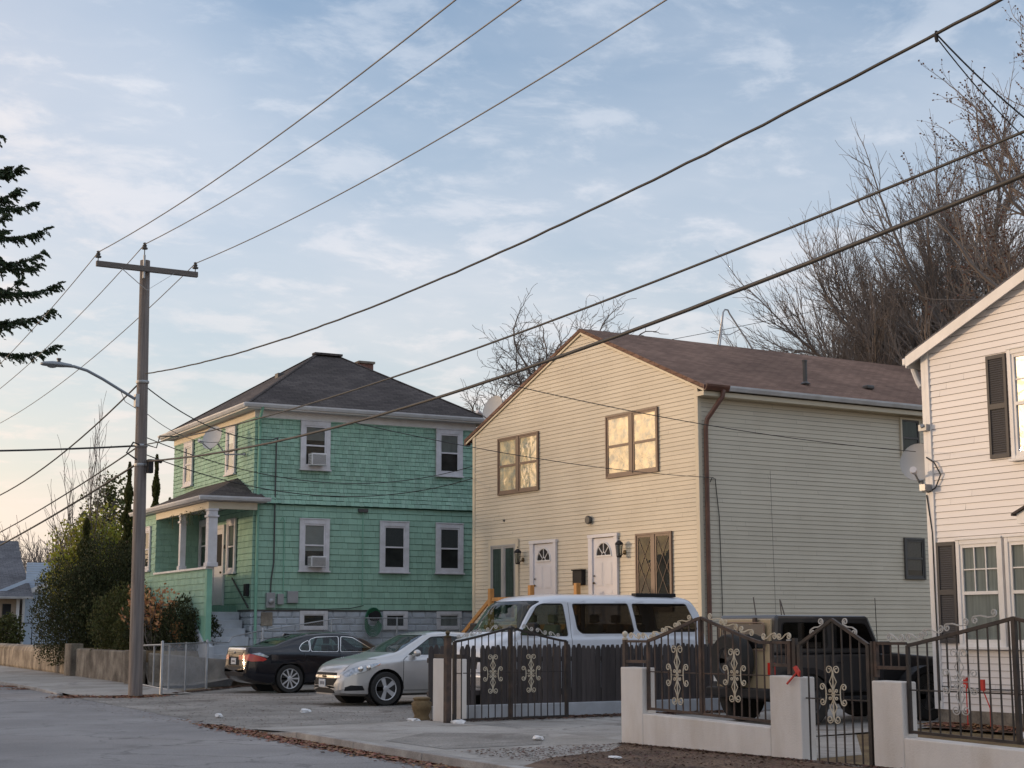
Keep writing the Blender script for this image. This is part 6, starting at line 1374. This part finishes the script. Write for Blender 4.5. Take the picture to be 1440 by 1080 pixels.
MB().box(1.8, 1.95, 1.5, 1.6, .4, 3.05).build('corner_board', 'trim', F2_); gutter(F2_, (-6, .9, 3.15), (2.5, .9, 3.15))
shrub('small_bush', 'small brown-green bush in front of the tan wing at the left edge', (17.35, 78.0, .5), [((-.2, 0, .9), (.75, .6, .9), 1800, .12)], 'arbor2', 3)
FR = thing('dark_pipe_rail', 'dark pipe railing in front of the pale blue house', 'railing', (18.6, 78.8, .5))
MB().tube([(-3, 0, 0), (-3, 0, 1.35), (-.1, 0, 1.35), (-.1, 0, 0)], .03, 6).build('rail', 'black', FR)
struct(MB().poly([(16.3, 62, .86), (30, 62, .86), (30, 66, .86), (16.3, 65, .86)]).build('neighbour_path', 'asphalt', fix=False))

# ================================================================== LITTER AND SMALL THINGS
def litter(name, label, n, fn, m='litter', size=(.02, .06), seed=1):
    mb = MB(); r = random.Random(seed)
    for i in range(n):
        x, y, z = fn(r); s = r.uniform(*size); a = r.uniform(0, 6.28); t = r.uniform(-.5, .5); d = Vector((cos(a), sin(a), t*.5))*s; e = Vector((-sin(a), cos(a), r.uniform(-.4, .4)))*s*.5; p = Vector((x, y, z+abs(d.z)+.004))
        mb.add([p-d, p+e, p+d, p-e], [(0, 1, 2, 3)])
    o = mb.build(name, m, fix=False); tag(o, label, 'leaves', kind='stuff')
ky = lambda y: KX(y)
litter('gutter_leaves', 'brown leaves drifted in the gutter along the near granite kerb', 9000, lambda r: (lambda y: (ky(y)-abs(r.gauss(0, .15))-.02+(.18*r.random() if r.random() < .25 else 0), y, .0 if 1 else 0))(r.choice((r.uniform(8, 24.6), r.gauss(20, 2.2)))), 'litter', (.015, .05), 1)
litter('lot_edge_leaves', 'rust brown leaves drifted around the foot of the utility pole and along the far kerb', 3600, lambda r: (lambda a: (a[0]+r.gauss(0, .22), a[1]+r.gauss(0, .3), .01))(r.choice([(10.8, 35.7), (10.2, 35.9), (9.7, 36.6), (9.55+.5, 38.5), (9.8, 42), (9.4, 36.2), (11.2, 36.0), (10.5, 35.6), (9.9, 44)])), 'litter', (.02, .05), 2)
litter('fence_leaves', 'leaves gathered along the chain link fence behind the black sedan', 3600, lambda r: (lambda t: (12.0+t*5.5, 36.9+min(t, .55)*6.7+max(0, t-.55)*1.2+abs(r.gauss(0, .12))*-1, .02))(r.random()), 'litter_dark', (.02, .06), 3)
litter('stockade_leaves', 'leaves gathered along the foot of the stockade fence curb', 3600, lambda r: (12.0+r.random()*6.5, 23.62-abs(r.gauss(0, .28)), .02), 'litter_dark', (.02, .05), 4)
litter('verge_leaves', 'brown leaves and grass bits on the dirt verge below the white wall', 5200, lambda r: (lambda y: (r.uniform(8.9, 11.35), y, .085))(r.uniform(11, 16.8)), 'litter_dark', (.01, .03), 5)
litter('wall_base_leaves', 'leaves and crumbs collected along the foot of the white wall', 2600, lambda r: (lambda u: (11.3-u*.0785-abs(r.gauss(0, .07)), 16.84+u*.997, .085))(-r.random()*6), 'litter_dark', (.012, .035), 15)
litter('bed_leaves', 'leaves in the flower bed below the white house windows', 3600, lambda r: (18.15-abs(r.gauss(0, .4)), r.uniform(10, 18.1), .07), 'litter', (.02, .06), 6)
litter('lot_specks', 'scattered grit and leaf crumbs on the parking lot asphalt', 3200, lambda r: (r.uniform(8.3, 15), r.uniform(23.5, 36), .008), 'litter_dark', (.008, .024), 7)
def scrap(label, loc, s, seed, name='paper_scrap', m='white_litter', cat='litter', group='white scraps of litter'):
    r = random.Random(seed); b = bmesh.new(); bmesh.ops.create_icosphere(b, subdivisions=2, radius=1)
    for v in b.verts: v.co = Vector((v.co.x*s[0], v.co.y*s[1], max(-.3, v.co.z)*s[2]))*(1+r.uniform(-.3, .3))
    me = bpy.data.meshes.new(name); b.to_mesh(me); b.free(); me.materials.append(M[m]); o = bpy.data.objects.new(name, me); COL.objects.link(o); o.location = loc; tag(o, label, cat, group); return o
scrap('crumpled white bag on the asphalt in front of the silver sedan', (11.36, 27.25, .03), (.10, .07, .05), 1)
scrap('crumpled white paper at the left edge of the lot, nearest the street', (9.45, 26.5, .03), (.07, .09, .05), 2)
scrap('white plastic cup scrap on the pavement in front of the gate', (10.75, 17.95, .10), (.06, .09, .04), 3)
scrap('dirty white bag at the foot of the gate post', (11.75, 22.05, .06), (.10, .16, .06), 4)
scrap('white litter against the foot of the white gate pillar', (11.65, 23.4, .04), (.10, .12, .04), 5)
scrap('flat white paper on the dirt verge', (9.9, 14.9, .10), (.05, .12, .015), 6)
scrap('white carton in the flower bed by the drive corner', (17.3, 18.0, .10), (.07, .07, .14), 7)
scrap('white carton in the flower bed near the blue ball', (16.6, 15.1, .08), (.08, .08, .07), 8)
scrap('pale stone slab beside the drive seen through the narrow gate', (14.6, 14.75, .05), (.22, .16, .06), 9)
scrap('blue ball in the flower bed under the white house window', (17.6, 15.55, .55), (.07, .07, .08), 10, 'garden_ball', 'blue_plastic', 'ball', None)
scrap('blue ball in the drive seen through the narrow gate', (15.0, 15.6, .45), (.06, .06, .06), 11, 'garden_ball', 'blue_plastic', 'ball', None)
MB().tube([(17.6, 15.55, .0), (17.6, 15.55, .5)], .008, 4).build('garden_stake', 'dark_trim'); tag(bpy.data.objects['garden_stake'], 'thin stake holding the blue ball under the window', 'stake')
for i, (x, y, h_) in enumerate(((17.85, 17.35, .62), (17.8, 16.85, .60))):
    o = MB().tube([(x, y, .05), (x, y-(.0 if i == 0 else .25), h_*.6) if 0 else (x, y-.0, .05+h_*.5), (x, y+(0 if i == 0 else .12), h_)], .010, 5).box(x-.02, x+.02, y-.03+(0 if i == 0 else .12), y+.04+(0 if i == 0 else .12), h_, h_+.16).build('garden_flag', 'red_plastic')
    tag(o, ['red garden marker nearest the corner of the white house', 'red garden marker leaning right of the other one'][i], 'marker')
ur = MB().lathe([(.10, 0), (.14, .03), (.12, .1), (.16, .2), (.17, .3), (.13, .34), (.15, .38), (.10, .40)], (11.99, 23.78, 0), 14).build('garden_urn', 'clay', smooth=True, sharp=50); tag(ur, 'mossy clay urn standing left of the white gate pillar', 'urn')
o = MB().tube([(17.0, 20.9, .0), (17.0, 20.95, .0)], .01, 4)
dt = MB(); r = random.Random(6)
for x, h0, h1, k in ((17.6, 1.5, 2.05, -.1), (18.15, 1.5, 2.02, -.06), (18.3, 1.5, 2.0, -.2)): dt.tube([(x+k*.3, 21.9, .0), (x, 21.9, 1.4), (x+k, 21.9, h1)], .014, 4)
tag(dt.build('dry_stalk', 'twig'), 'dry stalks standing behind the charcoal off-road car', 'plant')
fl = MB().tube([(16.9, 14.0, .05), (16.9, 14.1, .5), (17.0, 14.2, .62), (17.0, 14.35, .5), (17.0, 14.4, .05)], .012, 5).build('plant_hanger', 'black'); tag(fl, 'black bent wire plant hanger in the flower bed', 'plant hanger')

# ================================================================== SKY, SUN, CAMERA
SUN_EL, SUN_AZ = R(5.5), R(-52)       # azimuth measured from +Y towards +X
sdir = Vector((sin(SUN_AZ)*cos(SUN_EL), cos(SUN_AZ)*cos(SUN_EL), sin(SUN_EL)))
w = bpy.data.worlds.new('World'); bpy.context.scene.world = w; w.use_nodes = True; nt = w.node_tree; L = nt.links; bg = nt.nodes['Background']
sky = N(nt, 'ShaderNodeTexSky', sky_type='NISHITA'); sky.sun_disc = False; sky.sun_elevation = SUN_EL; sky.sun_rotation = SUN_AZ; sky.altitude = 30; sky.air_density = 1.0; sky.dust_density = 1.2; sky.ozone_density = 1.6
tc = N(nt, 'ShaderNodeTexCoord'); sep = N(nt, 'ShaderNodeSeparateXYZ'); L.new(tc.outputs['Generated'], sep.inputs[0])
# clouds on a high flat layer: direction / (z + small)
zz = N(nt, 'ShaderNodeMath', operation='MAXIMUM'); zz.inputs[1].default_value = 0; L.new(sep.outputs[2], zz.inputs[0])
za = N(nt, 'ShaderNodeMath', operation='ADD'); za.inputs[1].default_value = .16; L.new(zz.outputs[0], za.inputs[0])
inv = N(nt, 'ShaderNodeMath', operation='DIVIDE'); inv.inputs[0].default_value = 1; L.new(za.outputs[0], inv.inputs[1])
pv = N(nt, 'ShaderNodeVectorMath', operation='SCALE'); L.new(tc.outputs['Generated'], pv.inputs[0]); L.new(inv.outputs[0], pv.inputs['Scale'])
def cloud(scale, rot, stretch, lo_, hi_, det=8, dist=.4, rough=.55):
    mp = N(nt, 'ShaderNodeMapping'); mp.inputs['Rotation'].default_value = (0, 0, rot); mp.inputs['Scale'].default_value = stretch; L.new(pv.outputs[0], mp.inputs['Vector'])
    n = N(nt, 'ShaderNodeTexNoise'); n.inputs['Scale'].default_value = scale; n.inputs['Detail'].default_value = det; n.inputs['Roughness'].default_value = rough; n.inputs['Distortion'].default_value = dist; L.new(mp.outputs[0], n.inputs['Vector'])
    m_ = N(nt, 'ShaderNodeMapRange', interpolation_type='SMOOTHSTEP'); m_.inputs[1].default_value = lo_; m_.inputs[2].default_value = hi_; L.new(n.outputs[0], m_.inputs[0]); return m_.outputs[0]
c1 = cloud(1.2, .5, (1, 1.25, .3), .25, .75, 5, .3, .5); c2 = cloud(5.5, .9, (1, 1.2, .4), .47, .66, 9, .25, .62); c3 = cloud(11.0, .3, (1, 1.5, .4), .50, .85, 6, .4)
# veil grows towards the horizon
el = N(nt, 'ShaderNodeMapRange'); el.inputs[1].default_value = .02; el.inputs[2].default_value = .40; el.inputs[3].default_value = .98; el.inputs[4].default_value = .30; L.new(sep.outputs[2], el.inputs[0])
m1 = N(nt, 'ShaderNodeMath', operation='MULTIPLY_ADD'); m1.inputs[1].default_value = .40; L.new(c1, m1.inputs[0]); L.new(el.outputs[0], m1.inputs[2])
m2 = N(nt, 'ShaderNodeMath', operation='MULTIPLY_ADD'); m2.inputs[1].default_value = .30; L.new(c2, m2.inputs[0]); L.new(m1.outputs[0], m2.inputs[2])
m3 = N(nt, 'ShaderNodeMath', operation='MULTIPLY_ADD', use_clamp=True); m3.inputs[1].default_value = .12; L.new(c3, m3.inputs[0])
m2b = N(nt, 'ShaderNodeMath', operation='SUBTRACT'); m2b.inputs[1].default_value = .26; L.new(m2.outputs[0], m2b.inputs[0]); L.new(m2b.outputs[0], m3.inputs[2])
# veil colour: warm low and near the sun, neutral above
cr = N(nt, 'ShaderNodeValToRGB'); L.new(sep.outputs[2], cr.inputs[0]); e = cr.color_ramp.elements
e[0].position = 0; e[0].color = (.55, .44, .35, 1); e[1].position = 1; e[1].color = (1.15, 1.18, 1.25, 1)
for p_, c_ in ((.05, (.52, .45, .385)), (.10, (.485, .455, .425)), (.16, (.455, .45, .455)), (.25, (.44, .45, .485)), (.38, (.43, .46, .51)), (.50, (.70, .75, .86))): q_ = e.new(p_); q_.color = (*c_, 1)
dt_ = N(nt, 'ShaderNodeVectorMath', operation='DOT_PRODUCT'); dt_.inputs[1].default_value = tuple(Vector((sdir.x, sdir.y, .06)).normalized()); L.new(tc.outputs['Generated'], dt_.inputs[0])
gm = N(nt, 'ShaderNodeMapRange', interpolation_type='SMOOTHSTEP'); gm.inputs[1].default_value = .30; gm.inputs[2].default_value = 1.0; L.new(dt_.outputs['Value'], gm.inputs[0])
gw = N(nt, 'ShaderNodeMix', data_type='RGBA'); L.new(gm.outputs[0], gw.inputs[0]); L.new(cr.outputs[0], gw.inputs[6]); gw.inputs[7].default_value = (1.05, .72, .45, 1)
sk = N(nt, 'ShaderNodeVectorMath', operation='SCALE'); sk.inputs['Scale'].default_value = .15; L.new(sky.outputs[0], sk.inputs[0])
sb_ = N(nt, 'ShaderNodeVectorMath', operation='MULTIPLY'); sb_.inputs[1].default_value = (1.0, 1.04, 1.19); L.new(sk.outputs[0], sb_.inputs[0])
mx = N(nt, 'ShaderNodeMix', data_type='RGBA'); L.new(m3.outputs[0], mx.inputs[0]); L.new(sb_.outputs[0], mx.inputs[6]); L.new(gw.outputs[2], mx.inputs[7])
L.new(mx.outputs[2], bg.inputs[0]); bg.inputs[1].default_value = 1.0
sun = bpy.data.lights.new('sun', 'SUN'); sun.energy = .95; sun.angle = R(4); sun.color = (1, .70, .44); so_ = bpy.data.objects.new('sun', sun); COL.objects.link(so_); so_.rotation_euler = sdir.to_track_quat('Z', 'Y').to_euler()
# camera
yaw, pit, rol = R(30), R(8.867), R(-.1008)
fwd = Vector((sin(yaw)*cos(pit), cos(yaw)*cos(pit), sin(pit))); rt = Vector((cos(yaw), -sin(yaw), 0)); upv = rt.cross(fwd)
r2, u2 = rt*cos(rol)+upv*sin(rol), -rt*sin(rol)+upv*cos(rol)
cam = bpy.data.cameras.new('camera'); co = bpy.data.objects.new('camera', cam); COL.objects.link(co)
mt4 = Matrix((r2, u2, -fwd)).transposed().to_4x4(); mt4.translation = Vector((0, 0, 1.5)); co.matrix_world = mt4
cam.sensor_width = 36; cam.lens = 36*2213.24/1440; cam.clip_end = 3000; cam.clip_start = .1
sc = bpy.context.scene; sc.camera = co
sc.view_settings.view_transform = 'Standard'; sc.view_settings.look = 'None'; sc.view_settings.exposure = .88; sc.view_settings.gamma = 1
